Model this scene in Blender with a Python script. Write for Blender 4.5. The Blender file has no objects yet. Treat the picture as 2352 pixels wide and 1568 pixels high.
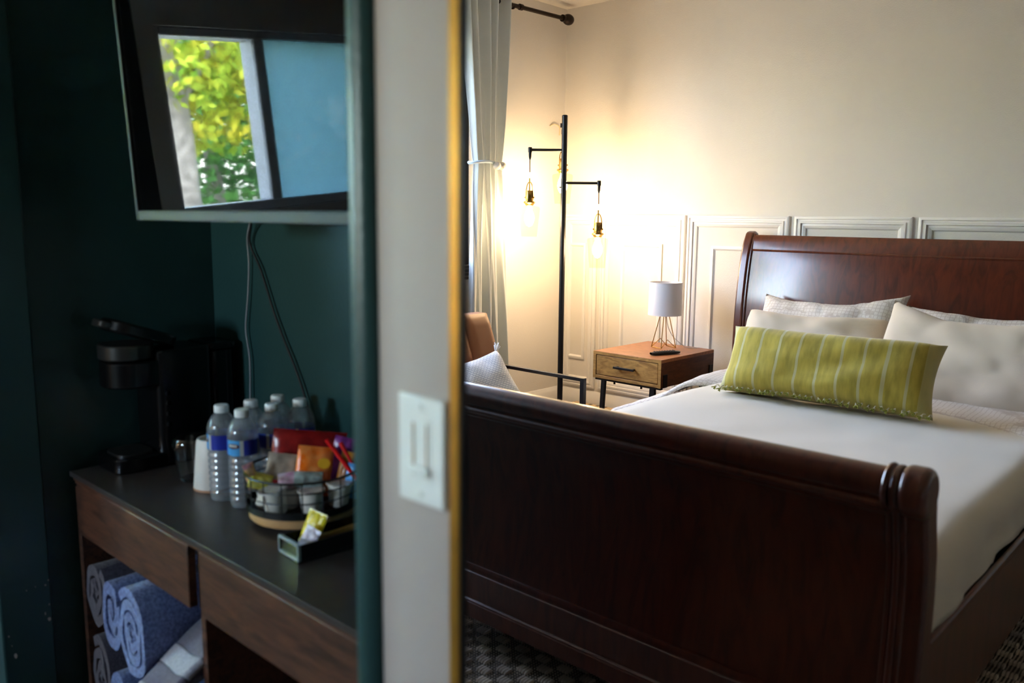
import bpy, bmesh, math, random
from mathutils import Vector, Matrix, Euler, noise
random.seed(11)
S = bpy.context.scene
COL = S.collection
R = math.radians

# ------------------------------------------------------------------ camera
PITCH, YAW, ROLL, EYE = 0.1479, 0.8233, -0.0095, 1.26
cd = bpy.data.cameras.new('camera'); cam = bpy.data.objects.new('camera', cd); COL.objects.link(cam)
fh = Vector((-math.cos(YAW), math.sin(YAW), 0)); rv = Vector((math.sin(YAW), math.cos(YAW), 0)); zz = Vector((0, 0, 1))
fw = fh*math.cos(PITCH) - zz*math.sin(PITCH)
dn = -(fh*math.sin(PITCH) + zz*math.cos(PITCH))
r2 = math.cos(ROLL)*rv + math.sin(ROLL)*dn
d2 = -math.sin(ROLL)*rv + math.cos(ROLL)*dn
cam.matrix_world = Matrix(((r2.x, -d2.x, -fw.x, 0), (r2.y, -d2.y, -fw.y, 0), (r2.z, -d2.z, -fw.z, EYE), (0, 0, 0, 1)))
cd.sensor_width = 36; cd.lens = 36*1929/2352; cd.clip_start = 0.02; cd.clip_end = 300
cd.dof.use_dof = True; cd.dof.focus_distance = 4.3; cd.dof.aperture_fstop = 3.0; cd.dof.aperture_blades = 7
S.camera = cam

# ------------------------------------------------------------------ world, sun, exposure
W = bpy.data.worlds.new('world'); S.world = W; W.use_nodes = True
nt = W.node_tree; nt.nodes.clear()
sky = nt.nodes.new('ShaderNodeTexSky'); sky.sky_type = 'NISHITA'; sky.sun_disc = False
sky.sun_elevation = R(38); sky.sun_rotation = R(58); sky.air_density = 1.0; sky.dust_density = 1.0; sky.ozone_density = 1.0
bg = nt.nodes.new('ShaderNodeBackground'); bg.inputs['Strength'].default_value = 22.0
wo = nt.nodes.new('ShaderNodeOutputWorld')
hs = nt.nodes.new('ShaderNodeHueSaturation'); hs.inputs['Saturation'].default_value = .75
mixw = nt.nodes.new('ShaderNodeMix'); mixw.data_type = 'RGBA'; mixw.inputs[0].default_value = .75      # thin bright overcast over the blue
mixw.inputs[7].default_value = (.222, .262, .325, 1)
nt.links.new(sky.outputs[0], hs.inputs['Color']); nt.links.new(hs.outputs[0], mixw.inputs[6]); nt.links.new(mixw.outputs[2], bg.inputs[0]); nt.links.new(bg.outputs[0], wo.inputs[0])
sd = bpy.data.lights.new('sun', 'SUN'); sun = bpy.data.objects.new('sun', sd); COL.objects.link(sun)
sd.energy = 4.5; sd.color = (1, .95, .86); sd.angle = R(3)
sun.rotation_euler = Vector((-.55, -.35, -.62)).to_track_quat('-Z', 'Y').to_euler()
def portal(y0, y1, z0, z1):      # tells the renderer where the daylight of a window enters
    l = bpy.data.lights.new('window_portal', 'AREA'); l.shape = 'RECTANGLE'; l.size = y1-y0; l.size_y = z1-z0; l.cycles.is_portal = True
    o = bpy.data.objects.new('window_portal', l); COL.objects.link(o)
    o.matrix_world = Matrix.Translation((-3.78, (y0+y1)/2, (z0+z1)/2)) @ Vector((1, 0, 0)).to_track_quat('-Z', 'Y').to_matrix().to_4x4()
    l.size, l.size_y = (y1-y0), (z1-z0)
WIN2 = (-1.62, -.26, 1.12, 1.94)
FILL_WIN = (-1.90, -1.36, 1.25, 1.78)      # added fill window in the unseen near wall: x0, x1, z0, z1
WIN1 = (1.22, 3.53, .97, 2.30)
portal(*WIN2); portal(*WIN1)
po = [o for o in COL.objects if o.type == 'LIGHT' and o.data.type == 'AREA'][0].copy(); po.data = po.data.copy(); COL.objects.link(po)
po.data.size, po.data.size_y = FILL_WIN[1]-FILL_WIN[0], FILL_WIN[3]-FILL_WIN[2]
po.matrix_world = Matrix.Translation(((FILL_WIN[0]+FILL_WIN[1])/2, -3.13, (FILL_WIN[2]+FILL_WIN[3])/2)) @ Vector((0,1,0)).to_track_quat('-Z','Y').to_matrix().to_4x4()
S.view_settings.view_transform = 'Standard'; S.view_settings.look = 'None'
S.view_settings.gamma = 1.0; S.view_settings.use_curve_mapping = False
S.view_settings.exposure = 1.92

# ------------------------------------------------------------------ helpers
def lin(c):
    return tuple((x/255/12.92 if x <= 10 else ((x/255+.055)/1.055)**2.4) for x in c[:3]) + (1,)
def mat(name, col, rough=.5, metal=0, spec=.5, var=0, scale=30, bump=0, bscale=200, coat=0, sheen=0, trans=0, ior=1.45, emit=None, es=0, stretch=(1,1,1), col2=None, alpha=1, subs=0):
    m = bpy.data.materials.new(name); m.use_nodes = True
    N = m.node_tree.nodes; L = m.node_tree.links; b = N['Principled BSDF']
    b.inputs['Base Color'].default_value = lin(col); b.inputs['Roughness'].default_value = rough; b.inputs['Metallic'].default_value = metal
    b.inputs['Specular IOR Level'].default_value = spec; b.inputs['Coat Weight'].default_value = coat; b.inputs['Coat Roughness'].default_value = .12
    b.inputs['Sheen Weight'].default_value = sheen; b.inputs['Transmission Weight'].default_value = trans; b.inputs['IOR'].default_value = ior
    b.inputs['Subsurface Weight'].default_value = subs
    if emit: b.inputs['Emission Color'].default_value = lin(emit); b.inputs['Emission Strength'].default_value = es
    tc = N.new('ShaderNodeTexCoord'); mp = N.new('ShaderNodeMapping'); mp.inputs['Scale'].default_value = stretch
    L.new(tc.outputs['Object'], mp.inputs[0])
    if var or col2:
        n = N.new('ShaderNodeTexNoise'); n.inputs['Scale'].default_value = scale; n.inputs['Detail'].default_value = 5
        L.new(mp.outputs[0], n.inputs['Vector'])
        r = N.new('ShaderNodeValToRGB'); c1 = lin(col); c2 = lin(col2) if col2 else tuple(x*(1-var) for x in c1[:3])+(1,)
        r.color_ramp.elements[0].color = c2; r.color_ramp.elements[1].color = c1
        r.color_ramp.elements[0].position = .35; r.color_ramp.elements[1].position = .65
        L.new(n.outputs['Fac'], r.inputs[0]); L.new(r.outputs[0], b.inputs['Base Color'])
    if bump:
        n2 = N.new('ShaderNodeTexNoise'); n2.inputs['Scale'].default_value = bscale; n2.inputs['Detail'].default_value = 3
        L.new(mp.outputs[0], n2.inputs['Vector'])
        bp = N.new('ShaderNodeBump'); bp.inputs['Strength'].default_value = bump; bp.inputs['Distance'].default_value = .004
        L.new(n2.outputs['Fac'], bp.inputs['Height']); L.new(bp.outputs[0], b.inputs['Normal'])
    return m
def clear_glass(name, tint=(245, 250, 250), gloss=.02, frost=None, amount=.85, diffuse=False, fior=1.45):     # thin pane: sees through, with a Fresnel sheen
    m = bpy.data.materials.new(name); m.use_nodes = True; N = m.node_tree.nodes; L = m.node_tree.links; N.clear()
    t = N.new('ShaderNodeBsdfTransparent'); t.inputs[0].default_value = lin(tint)
    g = N.new('ShaderNodeBsdfGlossy'); g.inputs['Roughness'].default_value = gloss
    lw = N.new('ShaderNodeLayerWeight'); pw = N.new('ShaderNodeMath'); pw.operation = 'POWER'; pw.inputs[1].default_value = 5
    f = N.new('ShaderNodeMath'); f.operation = 'MULTIPLY_ADD'; f0 = ((fior-1)/(fior+1))**2; f.inputs[1].default_value = .9 if fior > 1.3 else .25; f.inputs[2].default_value = f0
    L.new(lw.outputs['Facing'], pw.inputs[0]); L.new(pw.outputs[0], f.inputs[0])
    mx = N.new('ShaderNodeMixShader'); o = N.new('ShaderNodeOutputMaterial')
    L.new(f.outputs[0], mx.inputs[0])
    if frost:
        d = N.new('ShaderNodeBsdfDiffuse' if diffuse else 'ShaderNodeBsdfTranslucent'); d.inputs[0].default_value = lin(frost)
        m2 = N.new('ShaderNodeMixShader'); m2.inputs[0].default_value = amount
        L.new(t.outputs[0], m2.inputs[1]); L.new(d.outputs[0], m2.inputs[2]); L.new(m2.outputs[0], mx.inputs[1])
    else:
        L.new(t.outputs[0], mx.inputs[1])
    L.new(g.outputs[0], mx.inputs[2]); L.new(mx.outputs[0], o.inputs[0])
    return m

class MB:
    def __init__(s): s.v = []; s.f = []
    def add(s, vs, fs, M=None):
        k = len(s.v)
        s.v += [tuple(M @ Vector(v)) for v in vs] if M is not None else [tuple(v) for v in vs]
        s.f += [tuple(i+k for i in f) for f in fs]; return s
    def box(s, x0, x1, y0, y1, z0, z1, M=None):
        return s.add([(x0,y0,z0),(x1,y0,z0),(x1,y1,z0),(x0,y1,z0),(x0,y0,z1),(x1,y0,z1),(x1,y1,z1),(x0,y1,z1)],
                     [(0,3,2,1),(4,5,6,7),(0,1,5,4),(1,2,6,5),(2,3,7,6),(3,0,4,7)], M)
    def prism(s, poly, lo, hi, ax='z', M=None):
        n = len(poly)
        def P(a, b, h): return {'z': (a,b,h), 'x': (h,a,b), 'y': (a,h,b)}[ax]
        vs = [P(a,b,lo) for a,b in poly]+[P(a,b,hi) for a,b in poly]
        fs = [tuple(range(n))[::-1], tuple(range(n,2*n))]+[(i,(i+1)%n,n+(i+1)%n,n+i) for i in range(n)]
        return s.add(vs, fs, M)
    def tube(s, pts, r, n=8, closed=False, M=None):
        pts = [Vector(p) for p in pts]; m = len(pts); vs = []; fs = []
        up = None
        for i, p in enumerate(pts):
            if closed: t = pts[(i+1)%m]-pts[i-1]
            else: t = pts[min(i+1,m-1)]-pts[max(i-1,0)]
            t.normalize()
            if up is None: up = t.orthogonal().normalized()
            up = (up-t*up.dot(t))
            if up.length < 1e-6: up = t.orthogonal()
            up.normalize(); b = t.cross(up)
            rr = r[i] if isinstance(r, (list,tuple)) else r
            for k in range(n):
                a = 2*math.pi*k/n; vs.append(p+up*(rr*math.cos(a))+b*(rr*math.sin(a)))
        for i in range(m if closed else m-1):
            for k in range(n):
                j = (i+1)%m; fs.append((i*n+k, i*n+(k+1)%n, j*n+(k+1)%n, j*n+k))
        if not closed: fs += [tuple(range(n))[::-1], tuple((m-1)*n+k for k in range(n))]
        return s.add(vs, fs, M)
    def lathe(s, prof, n=24, c=(0,0,0), M=None, cap=True):
        vs = []; fs = []; m = len(prof)
        for r_, z in prof:
            for k in range(n):
                a = 2*math.pi*k/n; vs.append((c[0]+r_*math.cos(a), c[1]+r_*math.sin(a), c[2]+z))
        for i in range(m-1):
            for k in range(n): fs.append((i*n+k, i*n+(k+1)%n, (i+1)*n+(k+1)%n, (i+1)*n+k))
        if cap: fs += [tuple(range(n))[::-1], tuple((m-1)*n+k for k in range(n))]
        return s.add(vs, fs, M)
    def ball(s, c, r, n=12, m=8, sc=(1,1,1), M=None):
        prof = [(max(1e-4, math.sin(math.pi*i/m)), -math.cos(math.pi*i/m)) for i in range(m+1)]
        vs = []; fs = []
        for a, z in prof:
            for k in range(n):
                t = 2*math.pi*k/n; vs.append((c[0]+r*sc[0]*a*math.cos(t), c[1]+r*sc[1]*a*math.sin(t), c[2]+r*sc[2]*z))
        for i in range(m):
            for k in range(n): fs.append((i*n+k, i*n+(k+1)%n, (i+1)*n+(k+1)%n, (i+1)*n+k))
        return s.add(vs, fs, M)
    def grid(s, fn, nu, nv, M=None):
        vs = [fn(i/nu, j/nv) for j in range(nv+1) for i in range(nu+1)]
        fs = [(j*(nu+1)+i, j*(nu+1)+i+1, (j+1)*(nu+1)+i+1, (j+1)*(nu+1)+i) for j in range(nv) for i in range(nu)]
        return s.add(vs, fs, M)
    def out(s, name, m, parent=None, bevel=0, angle=40, seg=2, recalc=True, weld=0, solid=0, loc=None, rot=None):
        me = bpy.data.meshes.new(name); me.from_pydata(s.v, [], s.f)
        bm = bmesh.new(); bm.from_mesh(me)
        if weld: bmesh.ops.remove_doubles(bm, verts=bm.verts, dist=weld)
        if recalc: bmesh.ops.recalc_face_normals(bm, faces=bm.faces)
        for f in bm.faces: f.smooth = True
        for e in bm.edges:
            e.smooth = not (len(e.link_faces) == 2 and e.calc_face_angle(0) > R(angle))
        bm.to_mesh(me); bm.free()
        if m: me.materials.append(m)
        o = bpy.data.objects.new(name, me); COL.objects.link(o)
        if parent is not None: o.parent = parent
        if bevel:
            md = o.modifiers.new('bevel', 'BEVEL'); md.width = bevel; md.segments = seg; md.limit_method = 'ANGLE'; md.angle_limit = R(35)
        if solid:
            md = o.modifiers.new('solid', 'SOLIDIFY'); md.thickness = solid; md.offset = -1
        if loc: o.location = loc
        if rot: o.rotation_euler = rot
        return o

def thing(name, label, cat, loc=(0,0,0), rz=0, group=None):
    o = bpy.data.objects.new(name, None); COL.objects.link(o); o.location = loc; o.rotation_euler = (0,0,rz)
    o.empty_display_size = .05
    return tag(o, label, cat, group)
def tag(o, label, cat, group=None):
    o['label'] = label; o['category'] = cat
    if group: o['group'] = group
    return o
def struct(o, label=None):
    o['kind'] = 'structure'
    if label: o['label'] = label
    return o
def clone(o, name=None, parent=None, loc=None, rot=None):
    c = o.copy(); COL.objects.link(c)
    if name: c.name = name
    if parent is not None: c.parent = parent
    if loc is not None: c.location = loc
    if rot is not None: c.rotation_euler = rot
    return c
def copy_thing(t, loc, rz=0, label=None):
    r = t.copy(); COL.objects.link(r); r.location = loc; r.rotation_euler = (0,0,rz)
    if label: r['label'] = label
    for ch in t.children:
        c = ch.copy(); COL.objects.link(c); c.parent = r
        for g in ch.children:
            d = g.copy(); COL.objects.link(d); d.parent = c
    return r
def smooth_path(pts, k=6):
    P = [Vector(p) for p in pts]; out = []
    for i in range(len(P)-1):
        p0, p1, p2, p3 = P[max(i-1,0)], P[i], P[i+1], P[min(i+2,len(P)-1)]
        for j in range(k):
            t = j/k
            out.append(.5*((2*p1)+(p2-p0)*t+(2*p0-5*p1+4*p2-p3)*t*t+(3*p1-p0-3*p2+p3)*t**3))
    out.append(P[-1]); return out
def nz(x, y, z=0, s=1): return noise.noise(Vector((x*s, y*s, z*s)))
# ------------------------------------------------------------------ materials
M_wall = mat('wall_paint', (226,222,216), .6, var=.04, scale=2, bump=.25, bscale=160)
M_trim = mat('trim_paint', (232,230,228), .35)
M_ceil = mat('ceiling_paint', (232,226,216), .7, bump=.3, bscale=90)
M_teal = mat('teal_paint', (40,68,67), .32, var=.12, scale=3, bump=.1, bscale=120)
M_black = mat('black_metal', (17,18,20), .38)
M_blackp = mat('black_plastic', (10,10,11), .3)
M_brass = mat('brass', (190,150,80), .25, metal=1)
M_gold = mat('gold_leaf', (196,142,58), .35, metal=.8, var=.25, scale=14)
M_white_p = mat('white_plastic', (228,226,222), .35)
M_steel = mat('chrome', (200,204,208), .15, metal=1)
def wood(name, c1, c2, rough=.3, coat=0, stretch=(2,20,20), scale=3, bump=.05, dist=1.5):
    m = mat(name, c1, rough, coat=coat); m.node_tree.nodes['Principled BSDF'].inputs['Coat Roughness'].default_value = .16; N = m.node_tree.nodes; L = m.node_tree.links; b = N['Principled BSDF']
    tc = N.new('ShaderNodeTexCoord'); mp = N.new('ShaderNodeMapping'); mp.inputs['Scale'].default_value = stretch
    n1 = N.new('ShaderNodeTexNoise'); n1.inputs['Scale'].default_value = scale; n1.inputs['Detail'].default_value = 8; n1.inputs['Distortion'].default_value = dist
    n1.inputs['Roughness'].default_value = .62
    L.new(tc.outputs['Object'], mp.inputs[0]); L.new(mp.outputs[0], n1.inputs['Vector'])
    r = N.new('ShaderNodeValToRGB'); r.color_ramp.elements[0].color = lin(c2); r.color_ramp.elements[1].color = lin(c1)
    r.color_ramp.elements[0].position = .36; r.color_ramp.elements[1].position = .62
    L.new(n1.outputs['Fac'], r.inputs[0]); L.new(r.outputs[0], b.inputs['Base Color'])
    bp = N.new('ShaderNodeBump'); bp.inputs['Strength'].default_value = bump; bp.inputs['Distance'].default_value = .002
    L.new(n1.outputs['Fac'], bp.inputs['Height']); L.new(bp.outputs[0], b.inputs['Normal'])
    return m
M_mahog = wood('mahogany', (98,40,19), (70,26,12), .30, .75, stretch=(7,7,1.2), scale=3, bump=.0)
M_mahog.node_tree.nodes['Principled BSDF'].inputs['Coat IOR'].default_value = 1.55
M_console = wood('walnut_laminate', (96,61,44), (56,37,29), .42, 0, stretch=(2.2,12,16), scale=3)
M_nswood = wood('acacia_front', (200,150,80), (150,104,52), .4, 0, stretch=(3,14,10), scale=3)
M_nstop = wood('acacia_top', (172,112,70), (146,92,56), .4, 0, stretch=(3,14,14), scale=3)
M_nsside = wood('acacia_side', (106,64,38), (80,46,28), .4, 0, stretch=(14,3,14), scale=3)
M_lazy = mat('bamboo', (206,160,110), .4, var=.2, scale=20)

# carpet: woven blocks, ribbed and dotted by turns
def carpet_mat():
    m = mat('carpet_backing', (44,42,42), .95); return m
M_carpet = mat('carpet_base', (74,68,64), .95, var=.3, scale=60, bump=.6, bscale=400)
M_yarn = mat('carpet_yarn', (222,206,186), .95, col2=(160,146,136), scale=9, bump=.5, bscale=900)

XL, YB, XR, YF, ZC = -3.643, 4.426, 2.6, -3.0, 2.593
# ------------------------------------------------------------------ room shell
struct(MB().box(XL-.15, XR+.12, YF-.12, YB+.12, -.1, 0).out('floor', M_carpet), 'dark woven carpet floor')
struct(MB().box(XL-.15, XR+.12, YF-.12, YB+.12, ZC, ZC+.1).out('ceiling', M_ceil), 'off-white painted ceiling')
wall_back = struct(MB().box(XL-.15, XR+.12, YB, YB+.12, 0, ZC).out('wall_back', M_wall), 'white wall behind the bed with panelled lower half')
struct(MB().box(XR, XR+.12, YF, YB, 0, ZC).out('wall_right', mat('taupe_wall', (120,106,96), .6)), 'unseen taupe-toned wall at the right')  # out of view; dark tone invented to cut bounce light
wn = MB(); wn.box(XL-.15, FILL_WIN[0], YF-.12, YF, 0, ZC); wn.box(FILL_WIN[1], XR+.12, YF-.12, YF, 0, ZC); wn.box(FILL_WIN[0], FILL_WIN[1], YF-.12, YF, 0, FILL_WIN[2]); wn.box(FILL_WIN[0], FILL_WIN[1], YF-.12, YF, FILL_WIN[3], ZC)
struct(wn.out('wall_near', mat('taupe_paint', (128,112,100), .6)), 'unseen taupe-toned wall behind the viewer')  # out of view; grey-brown picked to keep bounce light low and neutral
wl = MB(); t0, t1 = XL-.14, XL
ys = [YF, WIN2[0], WIN2[1], WIN1[0], WIN1[1], YB]
for i in (0, 2, 4): wl.box(t0, t1, ys[i], ys[i+1], 0, ZC)
for w in (WIN2, WIN1):
    wl.box(t0, t1, w[0], w[1], 0, w[2]); wl.box(t0, t1, w[0], w[1], w[3], ZC)
struct(wl.out('wall_left', M_wall, weld=1e-4, recalc=True), 'white wall with the windows behind curtain and floor lamp')

# mirror wall built as a partition opening onto the bedroom: a thin wall that turns back at an angle
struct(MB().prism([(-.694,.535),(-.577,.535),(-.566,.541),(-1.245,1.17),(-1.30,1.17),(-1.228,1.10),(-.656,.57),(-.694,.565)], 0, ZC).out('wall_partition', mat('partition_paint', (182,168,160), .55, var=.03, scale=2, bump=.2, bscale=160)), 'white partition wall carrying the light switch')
struct(MB().prism([(-.694,.5655),(-.6575,.5712),(-1.2285,1.0995),(-1.236,1.0995),(-.662,.577),(-.694,.572)], 0, ZC).out('wall_alcove_right', M_teal), 'dark teal slanting side wall of the alcove')
# teal bull-nosed corner
pts = [(-.683,.531)]
for k in range(9):
    a = R(-70 - k*22); pts.append((-.704+.0235*math.cos(a), .545+.0235*math.sin(a)))
pts += [(-.723,.575),(-.683,.575)]
struct(MB().prism(pts, 0, ZC).out('trim_1', M_teal, angle=60), 'rounded teal painted corner of the alcove')
struct(MB().box(-.5765, -.5605, .5325, .5405, .02, ZC).out('trim_2', M_gold, bevel=.003), 'narrow gold edge of the mirror frame on the white wall')  # edge of the mirror frame; the mirrored bedroom is built as a room
struct(MB().box(-.5605, -.5560, .533, .5395, .02, ZC).out('trim_3', M_blackp, bevel=.001), 'thin black inner lip of the gold mirror frame')
# alcove
struct(MB().box(XL, -1.228, 1.10, 1.17, 0, ZC).out('wall_alcove_back', M_teal), 'dark teal back wall of the alcove')
pil = struct(MB().box(XL, -2.11, .645, 1.10, 0, ZC).out('wall_alcove_left', M_teal), 'very dark teal side wall of the alcove')
pil2 = struct(MB().box(XL, -2.088, .535, .645, 0, ZC).out('wall_pilaster', M_teal, bevel=.004), 'dark teal wall end with chipped paint')
M_chip = mat('bare_plaster', (176,166,160), .8)
def chip(y, z, w, h, seed):
    rnd = random.Random(seed); n = 7
    poly = [(y+w/2*math.cos(2*math.pi*k/n)*rnd.uniform(.6,1.1), z+h/2*math.sin(2*math.pi*k/n)*rnd.uniform(.6,1.1)) for k in range(n)]
    MB().prism(poly, -2.0885, -2.0872, 'x').out('paint_chip', M_chip, pil2)
for i, (y, z, w, h) in enumerate([(.559,.235,.007,.016),(.636,.298,.009,.012),(.548,.287,.003,.006),(.638,.335,.003,.005),(.633,.385,.004,.004),(.640,.395,.003,.004),(.592,.385,.002,.004),(.611,.388,.002,.003),(.553,.262,.002,.004),(.628,.315,.002,.010)]):
    chip(y, z, w, h, i)

# ------------------------------------------------------------------ wall panelling
def frame_loop(mb, x0, x1, z0, z1, prof, y):
    base = len(mb.v); n = len(prof); vs = []; fs = []
    for ins, h in prof:
        vs += [(x0+ins, y-h, z0+ins), (x1-ins, y-h, z0+ins), (x1-ins, y-h, z1-ins), (x0+ins, y-h, z1-ins)]
    for i in range(n-1):
        for k in range(4): fs.append((i*4+k, i*4+(k+1)%4, (i+1)*4+(k+1)%4, (i+1)*4+k))
    mb.add(vs, fs)
OUT = [(0,0),(0,.016),(.010,.020),(.014,.020),(.016,.014),(.026,.014),(.028,.020),(.037,.020),(.039,.010),(.050,.012),(.062,.008),(.068,0)]
INN = [(0,0),(0,.008),(.006,.010),(.016,.010),(.022,.004),(.026,0)]
edges = [(-3.63,-3.345),(-3.313,-2.690),(-2.673,-2.042),(-2.010,-1.404),(-1.373,-.760),(-.728,-.11),(-.08,.55)]
for x0, x1 in edges:
    mb = MB(); frame_loop(mb, x0, x1, .125, 1.275, OUT, YB); mb.out('panel_moulding', M_trim, wall_back, angle=25, recalc=False)
    if x1-x0 > .4:
        mb = MB(); frame_loop(mb, x0+.16, x1-.16, .31, 1.10, INN, YB); mb.out('inner_moulding', M_trim, wall_back, angle=25, recalc=False)
    else:
        mb = MB(); frame_loop(mb, -3.60, -3.44, .31, 1.09, INN, YB); mb.out('inner_moulding', M_trim, wall_back, angle=25, recalc=False)
bb = [(YB,0),(YB-.018,0),(YB-.018,.075),(YB-.012,.085),(YB-.012,.095),(YB-.004,.105),(YB,.105)]
struct(MB().prism(bb, XL, XR, 'x').out('baseboard_back', M_trim), 'white baseboard under the wall panelling')
struct(MB().prism([(XL,0),(XL+.018,0),(XL+.018,.075),(XL+.012,.085),(XL+.004,.105),(XL,.105)], 1.17, YB-.018, 'y').out('baseboard_left', M_trim), 'white baseboard under the window')

# ------------------------------------------------------------------ windows
def bar_frame(mb, y0, y1, z0, z1, w, x0, x1):
    mb.box(x0, x1, y0, y0+w, z0, z1); mb.box(x0, x1, y1-w, y1, z0, z1); mb.box(x0, x1, y0+w, y1-w, z0, z0+w); mb.box(x0, x1, y0+w, y1-w, z1-w, z1)
M_pane = clear_glass('window_glass'); M_screened = clear_glass('screened_glass', (176,176,178))
M_frost = clear_glass('obscured_glass', frost=(150,190,200))
M_pvc = mat('pvc_frame', (214,216,222), .4)
M_bframe = mat('black_window_frame', (16,16,17), .35)
w2 = bpy.data.objects.new('window_2', None); COL.objects.link(w2); struct(w2, 'white sliding window opposite the television')
y0, y1, z0, z1 = WIN2
for nm, a, b_, c, d in (('window_frame',y0,y0+.04,z0,z1),('window_frame',y1-.035,y1,z0,z1),('window_frame',y0+.04,y1-.035,z0,z0+.045),('window_frame',y0+.04,y1-.035,z1-.035,z1),('mullion',-.80,-.745,z0+.045,z1-.035)):
    MB().box(XL-.155, XL-.03, a, b_, c, d).out(nm, M_pvc, w2, bevel=.006)
MB().box(XL-.052, XL-.046, -.745, y1-.035, z0+.045, z1-.035).out('pane', M_pane, w2)
MB().box(XL-.052, XL-.046, y0+.04, -.80, z0+.045, z1-.035).out('pane', M_frost, w2)
w3 = bpy.data.objects.new('fill_window', None); COL.objects.link(w3); struct(w3, 'small added window, unseen behind the viewer, lighting the alcove')  # unseen window, added only to brighten the alcove
y0, y1, z0, z1 = FILL_WIN
for nm, a, b_, c, d in (('window_frame',y0,y0+.035,z0,z1),('window_frame',y1-.035,y1,z0,z1),('window_frame',y0+.035,y1-.035,z0,z0+.04),('window_frame',y0+.035,y1-.035,z1-.035,z1)):
    MB().box(a, b_, YF-.10, YF-.03, c, d).out(nm, M_pvc, w3, bevel=.006)
MB().box(y0+.035, y1-.035, YF-.062, YF-.056, z0+.04, z1-.035).out('pane', M_pane, w3)
w1 = bpy.data.objects.new('window_1', None); COL.objects.link(w1); struct(w1, 'black framed window half hidden behind the pale curtain')
y0, y1, z0, z1 = WIN1
for nm, a, b_, c, d in (('window_frame',y0,y0+.05,z0,z1),('window_frame',y1-.05,y1,z0,z1),('window_frame',y0+.05,y1-.05,z0,z0+.05),('window_frame',y0+.05,y1-.05,z1-.05,z1),('mullion',2.43,2.48,z0+.05,z1-.05)):
    MB().box(XL-.09, XL+.012, a, b_, c, d).out(nm, M_bframe, w1, bevel=.006)
MB().box(XL-.05, XL-.044, y0+.05, 2.43, z0+.05, z1-.05).out('pane', M_screened, w1)
MB().box(XL-.05, XL-.044, 2.48, y1-.05, z0+.05, z1-.05).out('pane', M_screened, w1)
for k in range(4): MB().box(XL-.02, XL+.03-.006*k, y0-.02, y1+.02, z0-.022*(k+1), z0-.022*k-.004).out('sill_moulding', M_bframe, w1, bevel=.004)

# ------------------------------------------------------------------ outdoors, seen through the windows
M_grass = mat('grass', (138,140,112), .9, col2=(160,148,124), scale=2, bump=.6, bscale=30)
struct(MB().box(-60, 40, -60, 60, -.35, -.3).out('ground_outside', M_grass), 'green lawn outside the window')
M_leafy = mat('leaf_yellow', (206,190,50), .7, col2=(120,165,40), scale=1.6)
M_leafg = mat('leaf_green', (96,150,64), .7, col2=(60,110,50), scale=1.2)
M_bark = mat('bark', (150,142,134), .9, var=.5, scale=8, bump=.8, bscale=20)
def leaves(n, c, rad, size, seed, lo=-9):
    rnd = random.Random(seed); mb = MB()
    while n > 0:
        p = Vector((rnd.uniform(-1,1), rnd.uniform(-1,1), rnd.uniform(-1,1)))
        if p.length > 1 or p.length < .25: continue
        q = Vector((c[0]+p.x*rad[0], c[1]+p.y*rad[1], c[2]+p.z*rad[2]))
        if nz(q.x, q.y, q.z, .9) < -.12 or q.z < lo: continue
        E_ = Euler((rnd.uniform(0,6.3), rnd.uniform(0,6.3), rnd.uniform(0,6.3))).to_matrix()
        s = size*rnd.uniform(.6,1.3)
        mb.add([q+E_@Vector(v) for v in ((-s,0,0),(0,-s*.55,.1*s),(s,0,0),(0,s*.55,.1*s))], [(0,1,2,3)]); n -= 1
    return mb
def tree(name, label, x, y, crown, rad, n, size, mleaf, seed, trunk=.16, zt=3.0, lean=.3):
    t = thing(name, label, 'tree', (x, y, -.3), group='trees outside the window')
    MB().tube(smooth_path([(0,0,0),(.03,.05,zt*.4),(lean*.4,.02,zt*.75),(lean,.1,zt*1.25)], 5), [trunk*1.25]+[trunk]*15, 10).out('trunk', M_bark, t)
    for k, (bx, by, bz) in enumerate(((.9,.5,1.1),(-.8,.4,1.3),(.2,-.9,1.2))):
        MB().tube(smooth_path([(lean*.5,.02,zt*.8),(lean*.5+bx*.5,by*.5,zt*.8+bz*.6),(lean*.5+bx,by,zt*.8+bz*1.3)],4), [trunk*.45-i*trunk*.03 for i in range(9)], 6).out('branch', M_bark, t)
    o = leaves(n, crown, rad, size, seed).out('foliage', mleaf, t, recalc=False); o['kind'] = 'stuff'
    return t
tree('garden_tree', 'grey-barked tree with yellow leaves reflected in the television', -11.2, -4.08, (-.5,-.9,4.25), (2.2,2.4,2.45), 9000, .085, M_leafy, 3, .15, 3.0, .05)
tree('garden_tree', 'fuller green tree further back in the garden outside', -19.0, -8.6, (0,0,2.9), (3.4,4.2,2.9), 8000, .13, M_leafg, 5, .2, 3.0)
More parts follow.
